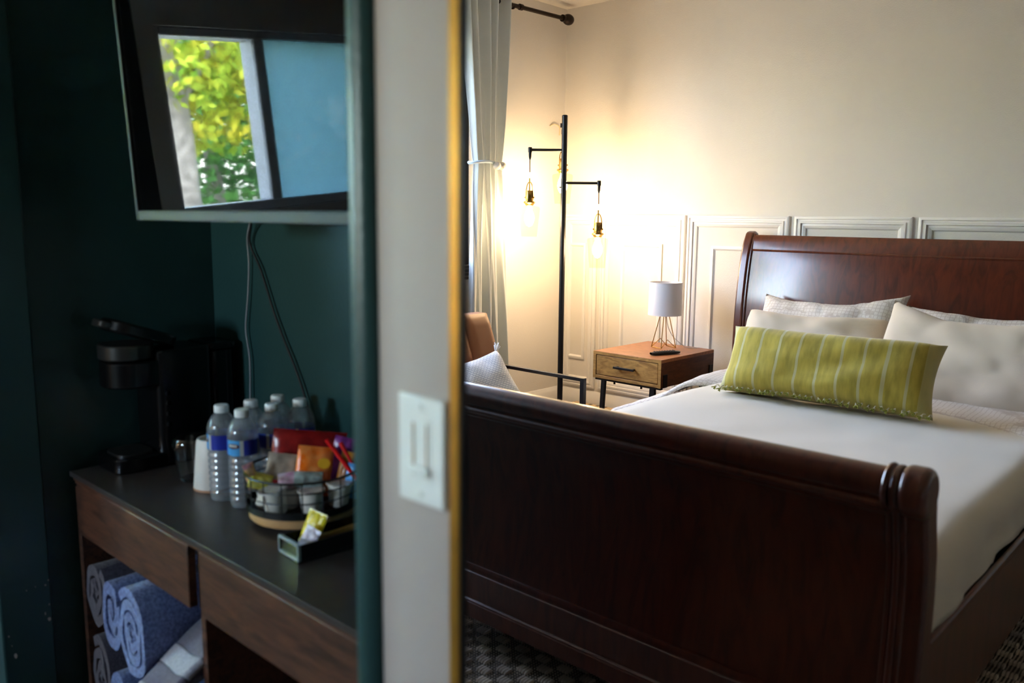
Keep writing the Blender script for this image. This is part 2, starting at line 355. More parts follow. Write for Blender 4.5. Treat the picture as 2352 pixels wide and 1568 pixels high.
#tree('garden_tree', 'yellow-green tree at the far right of the garden outside', -12.5, 1.5, (0,0,3.2), (3.0,4.0,2.8), 3000, .17, M_leafy, 6, .2, 3.0)
# ------------------------------------------------------------------ carpet weave (real yarn loops where the floor is in view)
def weave(x0, x1, y0, y1, skip=None):
    mb = MB(); c = .040; nx = int((x1-x0)/c); ny = int((y1-y0)/c)
    for i in range(nx):
        for j in range(ny):
            bx, by = x0+i*c, y0+j*c
            if skip and skip(bx, by): continue
            if (i+j) % 2 == 0:
                for k in range(4):
                    x = bx+c*(k+.5)/4; w = c*.11; h = .0085
                    ya, yb = by+.002, by+c-.002; ym = (ya+yb)/2; e = .006
                    vs = []
                    for yy, hh, ww in ((ya,.001,w*.5),(ya+e,h,w),(ym,h*1.15,w),(yb-e,h,w),(yb,.001,w*.5)):
                        vs += [(x-ww,yy,0),(x-ww*.6,yy,hh*.85),(x+ww*.6,yy,hh*.85),(x+ww,yy,0)]
                    mb.add(vs, [(q*4+r_, q*4+r_+1, q*4+r_+5, q*4+r_+4) for q in range(4) for r_ in range(3)])
            else:
                for a in range(4):
                    for b_ in range(4):
                        x, y = bx+c*(a+.5)/4, by+c*(b_+.5)/4; s = c*.09; h = .0045
                        mb.add([(x-s,y,0),(x,y-s,0),(x+s,y,0),(x,y+s,0),(x,y,h)], [(0,1,4),(1,2,4),(2,3,4),(3,0,4)])
    return mb
o = weave(-3.60, 1.20, .62, 4.38, lambda x, y: (-2.15 < x < -.62 and y > 2.0) or (y < 1.19 and x < -.48-(y-.54)*1.10)).out('carpet_pile', M_yarn, recalc=False, loc=(0,0,.0005))
o['kind'] = 'stuff'; tag(o, 'grey and beige basket-weave carpet pile around the bed', 'carpet')

# ------------------------------------------------------------------ sleigh bed
YFB = 1.642; BX0, BX1 = -2.245, -.445
bed = thing('sleigh_bed', 'dark mahogany sleigh bed with scrolled headboard and footboard', 'bed', (0,0,0))
def off(z):      # how far the footboard leans towards the bed (+) or away (-) at a height
    pts = [(.10,0),(.25,.002),(.40,.016),(.52,.020),(.62,.010),(.70,-.012),(.80,-.03)]
    for (a,u),(b_,v) in zip(pts, pts[1:]):
        if z <= b_:
            t = (z-a)/(b_-a); t = t*t*(3-2*t) if False else t
            return u+(v-u)*t
    return pts[-1][1]
def slab(mb, zs, f0, th, x0, x1, offs, y):
    poly = [(y+offs(z)-f0, z) for z in zs]+[(y+offs(z)+th, z) for z in reversed(zs)]
    mb.prism(poly, x0, x1, 'x'); return mb
zs = [.24+.48*i/14 for i in range(15)]
foot = slab(MB(), zs, 0, .03, BX0+.06, BX1-.06, off, YFB).out('footboard', M_mahog, bed, angle=50)
foot['label'] = 'curved mahogany footboard panel'
def rail_prof(y, z0, z1, f): # moulded horizontal rail
    h = z1-z0
    return [(y-f,z0),(y-f,z1-h*.22),(y-f+.003,z1-h*.20),(y-f+.003,z1-h*.12),(y-f*.5,z1-h*.06),(y-f*.3,z1),(y+.03,z1),(y+.03,z0)]
MB().prism(rail_prof(YFB, .150, .252, .010), BX0+.055, BX1-.055, 'x').out('lower_rail', M_mahog, foot, angle=30)
MB().prism(rail_prof(YFB, .095, .152, .018), BX0+.055, BX1-.055, 'x').out('bottom_rail', M_mahog, foot, angle=30)
# scrolled crest: a roll with fillets below it on the outer side
yc, zc_, rc = YFB-.016, .757, .040
prof = []
for k in range(13):
    a = R(-10+k*18.0); prof.append((YFB-.022+.031*math.cos(a), .767+.030*math.sin(a)))
prof += [(YFB-.046,.744),(YFB-.040,.741),(YFB-.040,.737)]
for k in range(7):
    a = R(110+k*25); prof.append((YFB-.036+.011*math.cos(a), .7265+.0105*math.sin(a)))
prof += [(YFB-.028,.713),(YFB-.022,.711),(YFB-.020,.704),(YFB-.012,.698),(YFB+.014,.698),(YFB+.014,.740)]
MB().prism(prof, BX0+.045, BX1-.06, 'x').out('crest_rail', M_mahog, foot, angle=35)
def post(x0, x1, sgn):
    mb = MB(); z_ = [0]+[.05+.70*i/16 for i in range(17)]
    slab(mb, z_, .014, .05, x0, x1, off, YFB)
    p = mb.out('footboard_post', M_mahog, bed, bevel=.008, angle=50, seg=3)
    # reeded edge on the inner side of the post
    xi = x0 if sgn > 0 else x1
    for d, w, f in ((.010,.006,.018),(.024,.005,.0175),(-.006,.006,.008)):
        xx = xi+sgn*d; mb = MB(); slab(mb, z_[1:], f, 0, xx-w, xx+w, off, YFB); mb.out('post_reed', M_mahog, p, bevel=.003, angle=50)
    # scroll that ends the crest
    M = Matrix.Translation((0, yc, zc_)) @ Matrix.Rotation(R(90), 4, 'Y')
    xa, xb = (x0-.012, x1+.002) if sgn > 0 else (x1+.012, x0-.002)
    def ring(a, b_, r_):
        lo, hi = sorted((a, b_)); n = 24
        poly = [(yc+r_*math.cos(2*math.pi*k/n), zc_+r_*math.sin(2*math.pi*k/n)) for k in range(n)]
        return MB().prism(poly, lo, hi, 'x')
    ring(xa, xa+sgn*.010, rc+.008).out('scroll_ring', M_mahog, p, bevel=.004)
    ring(xa+sgn*.012, xa+sgn*.030, rc+.006).out('scroll_ring', M_mahog, p, bevel=.006)
    ring(xa+sgn*.028, xb, rc+.010).out('scroll_cap', M_mahog, p, bevel=.014, seg=4)
    return p
post(BX1-.066, BX1, 1); post(BX0, BX0+.066, -1)
# headboard
def hoff(z):
    pts = [(0,0),(.55,0),(.68,.003),(.78,.010),(.87,.019),(.95,.030),(1.0,.038),(1.06,.050),(1.12,.066),(1.16,.085),(1.20,.11)]
    for (a,u),(b_,v) in zip(pts, pts[1:]):
        if z <= b_: return u+(v-u)*(z-a)/(b_-a)
    return pts[-1][1]
YHB = 4.235
zs = [.25+.85*i/20 for i in range(21)]
def bowed(poly, x0, x1, n=24):          # extrusion along x with a convex bow added to widen the window's reflection
    mb = MB(); k = len(poly)
    for i in range(n+1):
        x = x0+(x1-x0)*i/n; b_ = .046*(1-((x-(x0+x1)/2)/((x1-x0)/2))**2)
        mb.v += [(x, y-b_, z) for y, z in poly]
    for i in range(n):
        for j in range(k): mb.f.append((i*k+j, i*k+(j+1)%k, (i+1)*k+(j+1)%k, (i+1)*k+j))
    mb.f += [tuple(range(k))[::-1], tuple(n*k+j for j in range(k))]
    return mb
head = bowed([(YHB+hoff(z), z) for z in zs]+[(YHB+hoff(z)+.03, z) for z in reversed(zs)], BX0+.04, BX1-.04).out('headboard', M_mahog, bed, angle=50)
head['label'] = 'tall glossy curved mahogany headboard panel'
yh = YHB+hoff(1.10)
crown = [(yh-.008,1.086),(yh-.010,1.092),(yh-.004,1.096),(yh-.002,1.104),(yh+.006,1.135),(yh+.016,1.160),(yh+.030,1.172),(yh+.050,1.172),(yh+.058,1.150),(yh+.05,1.10),(yh+.03,1.086)]
bowed(crown, BX0+.036, BX1-.036).out('crown_rail', M_mahog, head, angle=35)
for x0, x1, sg in ((BX0, BX0+.05, 1), (BX1-.05, BX1, -1)):
    z_ = [0]+[.02+1.16*i/26 for i in range(27)]
    poly = [(YHB+hoff(z)-.018, z) for z in z_]
    top = YHB+hoff(1.18)
    poly += [(top-.006,1.188),(top+.014,1.192),(top+.036,1.184),(top+.05,1.165)]
    poly += [(YHB+hoff(z)+.048, z) for z in reversed(z_[:-2])]
    p = MB().prism(poly, x0, x1, 'x').out('headboard_post', M_mahog, bed, bevel=.010, seg=3, angle=60)
    xi = x1 if sg > 0 else x0
    poly = [(YHB+hoff(z)-.010, z) for z in z_[6:]]+[(YHB+hoff(z)+.02, z) for z in reversed(z_[6:])]
    MB().prism(poly, xi-.004, xi+.012 if sg > 0 else xi+.004, 'x').out('post_bead', M_mahog, p, bevel=.005, angle=60)
M_rail = M_mahog
for x0, x1 in ((BX1-.035, BX1-.008), (BX0+.008, BX0+.035)):
    zr = .43 if x0 > -1 else .345
    r_ = MB().box(x0, x1, YFB+.03, YHB, .16, zr).out('side_rail', M_mahog, bed, bevel=.006)
    MB().box(x0-.001, x1+.004 if x0 > -1 else x1+.001, YFB+.03, YHB, zr-.03, zr).out('rail_lip', M_mahog, r_, bevel=.006)
# ------------------------------------------------------------------ mattress and bedding
M_linen = mat('white_duvet', (216,208,192), .85, sheen=.2, bump=.15, bscale=300)
M_case = mat('plain_pillowcase', (212,198,178), .85, sheen=.2, bump=.15, bscale=350)
def lattice(name, c1, c2, sc):      # woven print of small rings
    m = mat(name, c1, .85); N = m.node_tree.nodes; L = m.node_tree.links; b = N['Principled BSDF']
    tc = N.new('ShaderNodeTexCoord'); v = N.new('ShaderNodeTexVoronoi'); v.feature = 'DISTANCE_TO_EDGE'; v.inputs['Scale'].default_value = sc; v.inputs['Randomness'].default_value = .15
    L.new(tc.outputs['Object'], v.inputs['Vector'])
    r = N.new('ShaderNodeValToRGB'); r.color_ramp.elements[0].color = lin(c2); r.color_ramp.elements[1].color = lin(c1); r.color_ramp.elements[0].position = .03; r.color_ramp.elements[1].position = .12
    L.new(v.outputs['Distance'], r.inputs[0]); L.new(r.outputs[0], b.inputs['Base Color']); return m
M_print = lattice('printed_sheet', (222,216,210), (196,186,178), 55)
M_dark = mat('black_ticking', (20,20,20), .9)
mt = thing('mattress', 'thick mattress with black edge under the white duvet', 'mattress', (0,0,0))
MB().box(-1.99, BX1-.045, YFB+.05, YHB-.02, .20, .44).out('base_ticking', M_dark, mt, bevel=.03)
MB().box(-1.80, BX1-.05, YFB+.05, YHB-.02, .43, .520).out('mattress_top', M_print, mt, bevel=.03, seg=4)
bcx = (BX0+BX1)/2; hw = (BX1-BX0)/2
def section(t, top, wob=0):        # cross-section over the bed: t -1..1, falls off both sides
    a = abs(t); s = 1 if t > 0 else -1
    if s < 0:
        X = bcx-a*(hw-.045); d_ = max(0, -1.74-X); return X, top-.45*d_**1.25
    if a < .80: x = (a/.80)*(hw-.10); z = top
    else:
        k = (a-.80)/.20; an = min(1, k/.62)*math.pi/2
        x = hw-.10+.072*math.sin(an); z = top-.075*(1-math.cos(an))
        if k > .62: z -= (k-.62)/.38*max(0,(top-.075-.435-wob)); x += (k-.62)/.38*.016
    return bcx+s*x, z
def duvet_fn(u, v):
    t = -1+2*u; y = YFB+.045+(3.42-YFB-.045)*v
    fold = 0
    if v > .97: fold = .004*math.sin((v-.97)/.03*math.pi)
    hem = .010*math.sin(y*9)+.012*nz(y, 3, 1, 4)+(-.02 if 2.0 < y < 2.25 else 0)
    x, z = section(t, .553, hem)
    puff = .010*nz(x, y, 0, 2.2)+.004*nz(x, y, 5, 7)
    if abs(t) < .9: z += puff + .006*math.cos(t*math.pi/2)
    else: x += .012*nz(y, z, 2, 6)
    z += fold
    if v < .06: z -= .05*(1-v/.06)**2
    return (x, y, z)
du = MB().grid(duvet_fn, 90, 60).out('duvet', M_linen, solid=.022, angle=80)
tag(du, 'smooth white duvet spread over the sleigh bed', 'duvet')
def sheet_fn(u, v):
    t = -1+2*u; y = 3.33-.36*abs(t)**2.2+.50*v
    x, z = section(t*.97, .566)
    z += .010*nz(x, y, 3, 3)+.006*nz(x, y, 9, 11)
    if t < 0: z += .040*math.exp(-((x+1.90)/.09)**2)*(1-.5*v)
    z += .012*math.sin(v*math.pi*.5)+(.012 if v < .08 else 0)*0
    if v < .12: z -= .020*(1-v/.12)**2
    return (x, y+.02*nz(x, 1, 2, 2), z)
sh = MB().grid(sheet_fn, 80, 24).out('folded_sheet', M_print, solid=.010, angle=80)
tag(sh, 'faintly patterned top sheet folded back over the duvet', 'sheet')

def pillow(name, a, b_, t, loc, lean, rz, m, seed, wr=.012, tip=0, sag=.0, roll=0, nu=36, nv=26, flange=0):
    vs = []; fs = []; idx = {}
    mb = MB()
    def P(i, j, s):
        u, v = -1+2*i/nu, -1+2*j/nv
        e = max(0, (1-u**4)*(1-v**4)); h = t*e**.45
        x = a*u*(1-.05*(1-v*v)) ; y = b_*v*(1-.07*(1-u*u))
        y -= sag*(1-u*u)*(v+1)/2
        w = wr*nz(u*1.2+seed, v*1.2, s, 1.1)+wr*.35*nz(u*3+seed, v*1.5+u, s*3, 1.1)
        if tip and u*tip > .3 and v > .3: y += .05*((u*tip-.3)/.7)*((v-.3)/.7); 
        cr_ = nz(u*2.6+v*1.3+seed*3, v*1.1-u*.6, s*2)
        w -= wr*.35*max(0, 1-abs(cr_)*7)*(1 if s > 0 else .3)
        return (x, y, s*h*(1+.15*nz(u+seed, v, 0, 2))+w*(e**.25))
    for s in (1, -1):
        for j in range(nv+1):
            for i in range(nu+1):
                bd = i in (0, nu) or j in (0, nv)
                k = (i, j, 0 if bd else s)
                if k not in idx: idx[k] = len(vs); vs.append(P(i, j, s))
    for s in (1, -1):
        for j in range(nv):
            for i in range(nu):
                q = [(i,j),(i+1,j),(i+1,j+1),(i,j+1)]
                f = [idx[(p[0],p[1],0 if (p[0] in (0,nu) or p[1] in (0,nv)) else s)] for p in q]
                fs.append(tuple(f if s > 0 else f[::-1]))
    mb.add(vs, fs)
    o = mb.out(name, m, recalc=False, angle=100)
    o.location = loc; o.rotation_euler = (Matrix.Rotation(rz,4,'Z') @ Matrix.Rotation(R(90-lean),4,'X') @ Matrix.Rotation(roll,4,'Z')).to_euler()
    return o
p = pillow('pillow', .36, .20, .085, (-1.665, 4.03, .70), 32, R(-2), M_print, 1, .030, tip=1, sag=.03)
tag(p, 'patterned bed pillow with a pointed corner leaning on the left of the headboard', 'pillow', 'bed pillows')
p = pillow('pillow', .36, .20, .085, (-.94, 4.04, .695), 32, R(2), M_print, 5, .032, sag=.03)
tag(p, 'crumpled patterned bed pillow at the right against the headboard', 'pillow', 'bed pillows')
p = pillow('pillow', .335, .20, .095, (-1.61, 3.73, .665), 42, R(3), M_case, 9, .018, sag=.02)
tag(p, 'plain cream bed pillow directly behind the green cushion', 'pillow', 'bed pillows')
p = pillow('pillow', .365, .235, .10, (-.912, 3.63, .69), 38, R(-4), M_case, 14, .017, tip=-1, sag=.04)
tag(p, 'large plain cream bed pillow right of the green cushion', 'pillow', 'bed pillows')
# green striped lumbar cushion
def green_mat():
    m = mat('green_stripe_linen', (188,170,64), .9, sheen=.3); N = m.node_tree.nodes; L = m.node_tree.links; b = N['Principled BSDF']
    tc = N.new('ShaderNodeTexCoord'); sp = N.new('ShaderNodeSeparateXYZ'); L.new(tc.outputs['Object'], sp.inputs[0])
    n = N.new('ShaderNodeTexNoise'); n.inputs['Scale'].default_value = 5; n.inputs['Detail'].default_value = 6
    mp = N.new('ShaderNodeMapping'); mp.inputs['Scale'].default_value = (8,2,2); L.new(tc.outputs['Object'], mp.inputs[0]); L.new(mp.outputs[0], n.inputs['Vector'])
    r0 = N.new('ShaderNodeValToRGB'); r0.color_ramp.elements[0].color = lin((164,148,52)); r0.color_ramp.elements[1].color = lin((200,178,70)); r0.color_ramp.elements[0].position = .35; r0.color_ramp.elements[1].position = .65
    L.new(n.outputs['Fac'], r0.inputs[0])
    mr = N.new('ShaderNodeMapRange'); mr.inputs['From Min'].default_value = -.42; mr.inputs['From Max'].default_value = .42; L.new(sp.outputs['X'], mr.inputs[0])
    r1 = N.new('ShaderNodeValToRGB'); cr = r1.color_ramp; cr.interpolation = 'CONSTANT'
    cr.elements[0].position = 0; cr.elements[0].color = (1,1,1,1); cr.elements[1].position = .065; cr.elements[1].color = (0,0,0,1)
    for k in range(9):
        x = .115+.0935*k
        e = cr.elements.new(x); e.color = (1,1,1,1); e = cr.elements.new(x+.012); e.color = (0,0,0,1)
    e = cr.elements.new(.915); e.color = (.55,.55,.55,1)
    L.new(mr.outputs[0], r1.inputs[0])
    mx = N.new('ShaderNodeMix'); mx.data_type = 'RGBA'; L.new(r1.outputs[0], mx.inputs[0]); L.new(r0.outputs[0], mx.inputs[6]); mx.inputs[7].default_value = lin((196,188,134))
    L.new(mx.outputs[2], b.inputs['Base Color'])
    n2 = N.new('ShaderNodeTexNoise'); n2.inputs['Scale'].default_value = 500; L.new(tc.outputs['Object'], n2.inputs['Vector'])
    bp = N.new('ShaderNodeBump'); bp.inputs['Strength'].default_value = .35; bp.inputs['Distance'].default_value = .002; L.new(n2.outputs['Fac'], bp.inputs['Height']); L.new(bp.outputs[0], b.inputs['Normal'])
    return m
G = pillow('lumbar_cushion', .40, .142, .092, (-1.262, 3.115, .697), 30, R(4), green_mat(), 21, .009, nu=60)
tag(G, 'long green lumbar cushion with pale stripes and knotted fringe', 'cushion')
M_fringe = mat('fringe_thread', (222,214,190), .9); M_tuft = mat('fringe_tuft', (150,150,66), .9)
knot = MB().tube(smooth_path([(0,.012,0),(.002,0,.012),(-.001,-.016,.016),(.001,-.028,.014)],3), .0022, 5).ball((.001,-.029,.014), .0045, 6, 5)
tuft = MB(); rnd = random.Random(2)
for k in range(7):
    tuft.tube([(.001,-.029,.014),(rnd.uniform(-.008,.008),-.042-rnd.uniform(0,.008),.014+rnd.uniform(-.006,.006))], .0022, 4)
k0 = None
for i in range(36):
    x = -.395+.79*i/35
    if k0 is None:
        k0 = knot.out('fringe_knot', M_fringe, G); t0_ = tuft.out('tuft', M_tuft, k0)
        kk, tt = k0, t0_
    else:
        kk = clone(k0, None, G); tt = clone(t0_, None, kk)
    kk.location = (x, -.138+.010*(1-(x/.4)**2), .012); kk.rotation_euler = (R(-52+random.uniform(-8,8)), 0, R(random.uniform(-30,30)))
# ------------------------------------------------------------------ nightstand
ns = thing('nightstand', 'small wooden nightstand with one drawer and black metal legs', 'nightstand', (-2.60, 3.99, 0), R(-1))
nw, nd, nz0, nz1 = .226, .265, .368, .520
body = MB(); t = .018
body.box(-nw, -nw+t, -nd, nd, nz0, nz1-t); body.box(nw-t, nw, -nd, nd, nz0, nz1-t); body.box(-nw+t, nw-t, -nd+.004, nd, nz0, nz0+t); body.box(-nw+t, nw-t, nd-.012, nd, nz0+t, nz1-t)
MB().box(-nw, -nw+t, -nd, nd, nz0, nz1-t).out('side_panel', M_nsside, ns, bevel=.0015)
MB().box(nw-t, nw, -nd, nd, nz0, nz1-t).out('side_panel', M_nsside, ns, bevel=.0015)
MB().box(-nw+t, nw-t, -nd, nd, nz0, nz0+t).out('bottom_panel', M_nswood, ns, bevel=.0015)
MB().box(-nw+t, nw-t, nd-.012, nd, nz0+t, nz1-t).out('back_panel', M_nsside, ns)
MB().box(-nw, nw, -nd, nd, nz1-t, nz1).out('top', M_nstop, ns, bevel=.0015)
MB().box(-nw, nw, -nd-.0012, -nd+.003, nz1-t, nz1-.0015).out('front_edge', M_nswood, ns)
for s in (-1, 1): MB().box(s*nw-(t if s > 0 else 0), s*nw+(t if s < 0 else 0), -nd-.0012, -nd+.003, nz0, nz1-t).out('front_edge', M_nswood, ns)
dr = MB().box(-nw+t+.004, nw-t-.004, -nd+.001, -nd+.020, nz0+t+.004, nz1-t-.004).out('drawer', M_nswood, ns, bevel=.0015)
dr['label'] = 'golden wooden drawer front'
h = MB(); h.box(-.068, .068, -nd-.030, -nd-.020, .440, .452); h.box(-.060, -.050, -nd-.021, -nd+.002, .441, .451); h.box(.050, .060, -nd-.021, -nd+.002, .441, .451)
h.out('handle', M_black, dr, bevel=.001)
for s in (-1, 1):
    MB().box(s*.16-.012, s*.16+.012, -nd+.02, nd-.02, nz0-.014, nz0).out('leg_bracket', M_black, ns)
MB().box(-nw+.008, nw-.008, -nd+.01, -nd+.034, nz0-.012, nz0).out('leg_rail', M_black, ns)
MB().box(-nw+.008, nw-.008, nd-.034, nd-.01, nz0-.012, nz0).out('leg_rail', M_black, ns)
for sx in (-1, 1):
    for sy in (-1, 1):
        x, y = sx*.165, sy*(nd-.022); x2 = sx*.185
        MB().add([(x-.012,y-.010,nz0-.01),(x+.012,y-.010,nz0-.01),(x+.012,y+.010,nz0-.01),(x-.012,y+.010,nz0-.01),(x2-.010,y-.010,0),(x2+.010,y-.010,0),(x2+.010,y+.010,0),(x2-.010,y+.010,0)],
                 [(0,1,2,3),(7,6,5,4),(0,4,5,1),(1,5,6,2),(2,6,7,3),(3,7,4,0)]).out('leg', M_black, ns)
for x in (-.09, .09): MB().lathe([(.006,0),(.006,.012)], 10, (x, -nd+.02, nz0-.024)).out('bolt', M_black, ns)
for y in (-nd+.02, nd-.05): MB().box(nw, nw+.006, y, y+.035, nz0, nz0+.07).out('corner_bracket', M_black, ns, bevel=.001)
# ------------------------------------------------------------------ table lamp
tl = thing('table_lamp', 'little table lamp with white drum shade and thin brass wire base', 'lamp', (-2.612, 4.105, .52))
M_shade = mat('white_shade', (226,226,232), .8, bump=.1, bscale=400, subs=0)
sh_ = MB(); n = 40; rb, rt, z0_, z1_ = .096, .093, .190, .375
sh_.lathe([(rb,z0_),(rt,z1_),(rt-.002,z1_),(rb-.002,z0_),(rb,z0_)], n, cap=False)
so = sh_.out('lamp_shade', M_shade, tl, recalc=True)
MB().tube([(rt*math.cos(2*math.pi*k/40), rt*math.sin(2*math.pi*k/40), z1_) for k in range(40)], .0025, 6, closed=True).out('shade_rim', M_shade, so)
feet = [(-.052,-.02,.003),(.004,-.080,.003),(.062,.028,.003),(-.006,.055,.003)]
feet = [(.07*math.cos(R(a)), .07*math.sin(R(a)), .003) for a in (210, 290, 20, 110)]
for k, f in enumerate(feet):
    MB().tube([f, (f[0]*.32, f[1]*.32, .20)], .0026, 6).out('wire_leg', M_brass, tl)
for k in range(4):
    a, b_ = Vector(feet[k]), Vector(feet[(k+1)%4]); mid = (a+b_)/2; mid.z = .05; mid.x *= .75; mid.y *= .75
    MB().tube([a, mid if k % 2 else (a+b_)/2, b_], .0024, 6).out('wire_brace', M_brass, tl)
MB().lathe([(.012,.18),(.016,.19),(.016,.235),(.010,.24)], 12).out('socket', M_brass, tl)
MB().lathe([(.010,.24),(.022,.262),(.026,.285),(.018,.308),(.003,.318)], 14).out('bulb', mat('unlit_bulb', (235,235,230), .3), tl)
M_cord = mat('clear_cord', (190,186,180), .4)
MB().tube(smooth_path([(.006,.006,.19),(.012,.02,.12),(.035,.045,.06),(.085,.075,.012),(.11,.085,.004),(.16,.105,.004)],5), .0022, 6).out('cord', M_cord, tl)
# ------------------------------------------------------------------ remote control
rc_ = thing('remote_control', 'black remote control lying on the front of the nightstand', 'remote', (-2.468, 3.895, .5205), R(66))
def rem(u, v):
    x = -.092+.184*u; w = .019+.004*math.cos(u*math.pi*2)*.5
    a = -math.pi+2*math.pi*v; return (x, w*math.cos(a)*(1 if .02 < u < .98 else .55), .010+.010*math.sin(a)*(1-.35*abs(2*u-1)**3))
MB().grid(rem, 20, 16).out('remote_body', M_blackp, rc_, weld=1e-5)
btn = MB().lathe([(.0035,0),(.0035,.0022),(.0025,.003)], 8); b0 = None; M_btn = mat('remote_button', (60,60,64), .5)
for i in range(8):
    for j in range(3):
        if b0 is None: b0 = btn.out('button', M_btn, rc_); bo = b0
        else: bo = clone(b0, None, rc_)
        bo.location = (-.065+.017*i, -.010+.010*j, .0188)
# ------------------------------------------------------------------ floor lamp
fl = thing('floor_lamp', 'tall black floor lamp with three hanging glass pendants in the corner', 'lamp', (-3.17, 3.85, 0))
MB().lathe([(.13,0),(.13,.012),(.12,.020),(.02,.024),(.018,.03)], 32).out('base', M_black, fl)
MB().lathe([(.0165,.02),(.0165,1.836),(.013,1.840)], 18).out('pole', M_black, fl)
M_bulb = bpy.data.materials.new('lit_bulb'); M_bulb.use_nodes = True
b = M_bulb.node_tree.nodes['Principled BSDF']; b.inputs['Emission Color'].default_value = (1, .73, .46, 1); b.inputs['Emission Strength'].default_value = 62
M_amber = clear_glass('amber_glass', (254,250,236), .03, fior=1.12)
M_wire = mat('brown_cord', (70,34,22), .6)
def pendant(dx, dy, za, zs):
    L_ = math.hypot(dx, dy); ux, uy = dx/L_, dy/L_
    MB().tube([(0,0,za),(dx,dy,za)], .008, 10).out('arm', M_black, fl)
    e = MB(); e.lathe([(.012,-.014),(.012,.012),(.010,.015)], 12, (dx,dy,za)); e.lathe([(.004,-.055),(.008,-.04),(.009,-.012)], 10, (dx,dy,za)); e.out('arm_end', M_black, fl)
    MB().tube([(dx,dy,za-.05),(dx+.001,dy,zs+.11)], .0028, 6).out('cord', M_wire, fl)
    # stirrup and socket
    s = MB(); s.lathe([(.023,-.055),(.024,-.050),(.024,0),(.021,.004),(.006,.006)], 20, (dx,dy,zs)); s.tube([(dx,dy,zs),(dx,dy,zs+.075)], .004, 8)
    k = s.out('socket', M_brass, fl)
    arc = [(dx+.027*math.cos(R(a))*1.0, dy, zs-.010+.062*max(0,math.sin(R(a)))+.002) for a in range(0,181,15)]
    arc = [(dx+.027, dy, zs-.035)]+arc+[(dx-.027, dy, zs-.035)]
    MB().tube(arc, .0032, 6).out('stirrup', M_brass, k)
    for sg in (-1, 1): MB().ball((dx+sg*.032, dy, zs-.035), .006, 8, 6).out('thumb_screw', M_brass, k)
    MB().lathe([(.024,-.055),(.034,-.058),(.036,-.066),(.028,-.072),(.022,-.082)], 20, (dx,dy,zs)).out('shade_collar', M_brass, k)
    g = MB().lathe([(.026,-.082),(.058,-.090),(.062,-.100),(.045,-.262)], 32, (dx,dy,zs), cap=False)
    g.out('glass_shade', M_amber, fl, recalc=True)
    MB().lathe([(.010,-.080),(.013,-.10),(.027,-.135),(.030,-.155),(.026,-.178),(.014,-.198),(.002,-.204)], 18, (dx,dy,zs)).out('bulb', M_bulb, fl)
ca, sa = .74, .67     # arms lie across the room diagonal
pendant(-.145, -.135, 1.632+.01, 1.405); pendant(.155, .135, 1.455, 1.225); pendant(-.10, .11, 1.76, 1.60)
MB().ball((-.019, -.010, 1.43), .006, 8, 6).out('switch_knob', M_brass, fl)
MB().lathe([(.007,-.02),(.009,-.02),(.009,.004)], 8, (-.018,-.004,1.79)).out('arm_stub', M_black, fl)
copy_thing(fl, (-3.17, -2.72, 0), R(180), 'matching black pendant floor lamp at the back of the room')
# ------------------------------------------------------------------ power strip and lamp cord at the wall
ps = thing('power_strip', 'beige power strip on the floor at the baseboard', 'power strip', (-3.25, 4.34, 0), 0)
MB().box(-.20, .20, -.025, .025, 0, .035).out('strip_body', mat('beige_plastic', (206,180,140), .5), ps, bevel=.006)
for x in (-.06, 0, .06): MB().box(x-.010, x+.010, -.012, .012, .0345, .0365).out('socket', M_blackp, ps)
tag(MB().tube(smooth_path([(-3.12,3.95,.006),(-3.02,4.10,.006),(-2.86,4.12,.006),(-2.70,4.08,.006),(-2.55,4.05,.006)],6), .004, 6).out('lamp_cord', M_blackp), 'black cord lying on the carpet between floor lamp and nightstand', 'cord')
# ------------------------------------------------------------------ adhesive wall hook
hk = MB().tube(smooth_path([(XL+.004,4.27,1.842),(XL+.010,4.30,1.856),(XL+.010,4.345,1.850),(XL+.010,4.362,1.83),(XL+.006,4.366,1.79)],5), .004, 6).out('wall_hook', mat('cream_plastic', (214,196,160), .5), weld=0)
tag(hk, 'small cream plastic hook stuck on the wall behind the floor lamp', 'hook')
# ------------------------------------------------------------------ curtain rod
M_bronze = mat('dark_bronze', (40,28,22), .4, metal=.6)
rod = thing('curtain_rod', 'dark bronze curtain rod with round finial under the ceiling', 'curtain rod', (-3.535, 4.27, 2.495))
MB().tube([(0,-2.95,-.03),(0,.005,0)], .0125, 12).out('pole', M_bronze, rod)
MB().tube([(0,-.42,-.004),(0,-.395,-.004)], .018, 14).out('pole_ring', M_bronze, rod)
MB().tube([(0,-.02,0),(0,.0,0)], .022, 14).out('pole_ring', M_bronze, rod)
MB().ball((0,.040,0), .034, 18, 12, (1,1.25,1)).out('finial', M_bronze, rod)
MB().tube([(-.10,-.47,0),(-.03,-.47,-.018),(0,-.47,-.022),(.012,-.47,-.015)], .006, 8).out('bracket', M_bronze, rod)
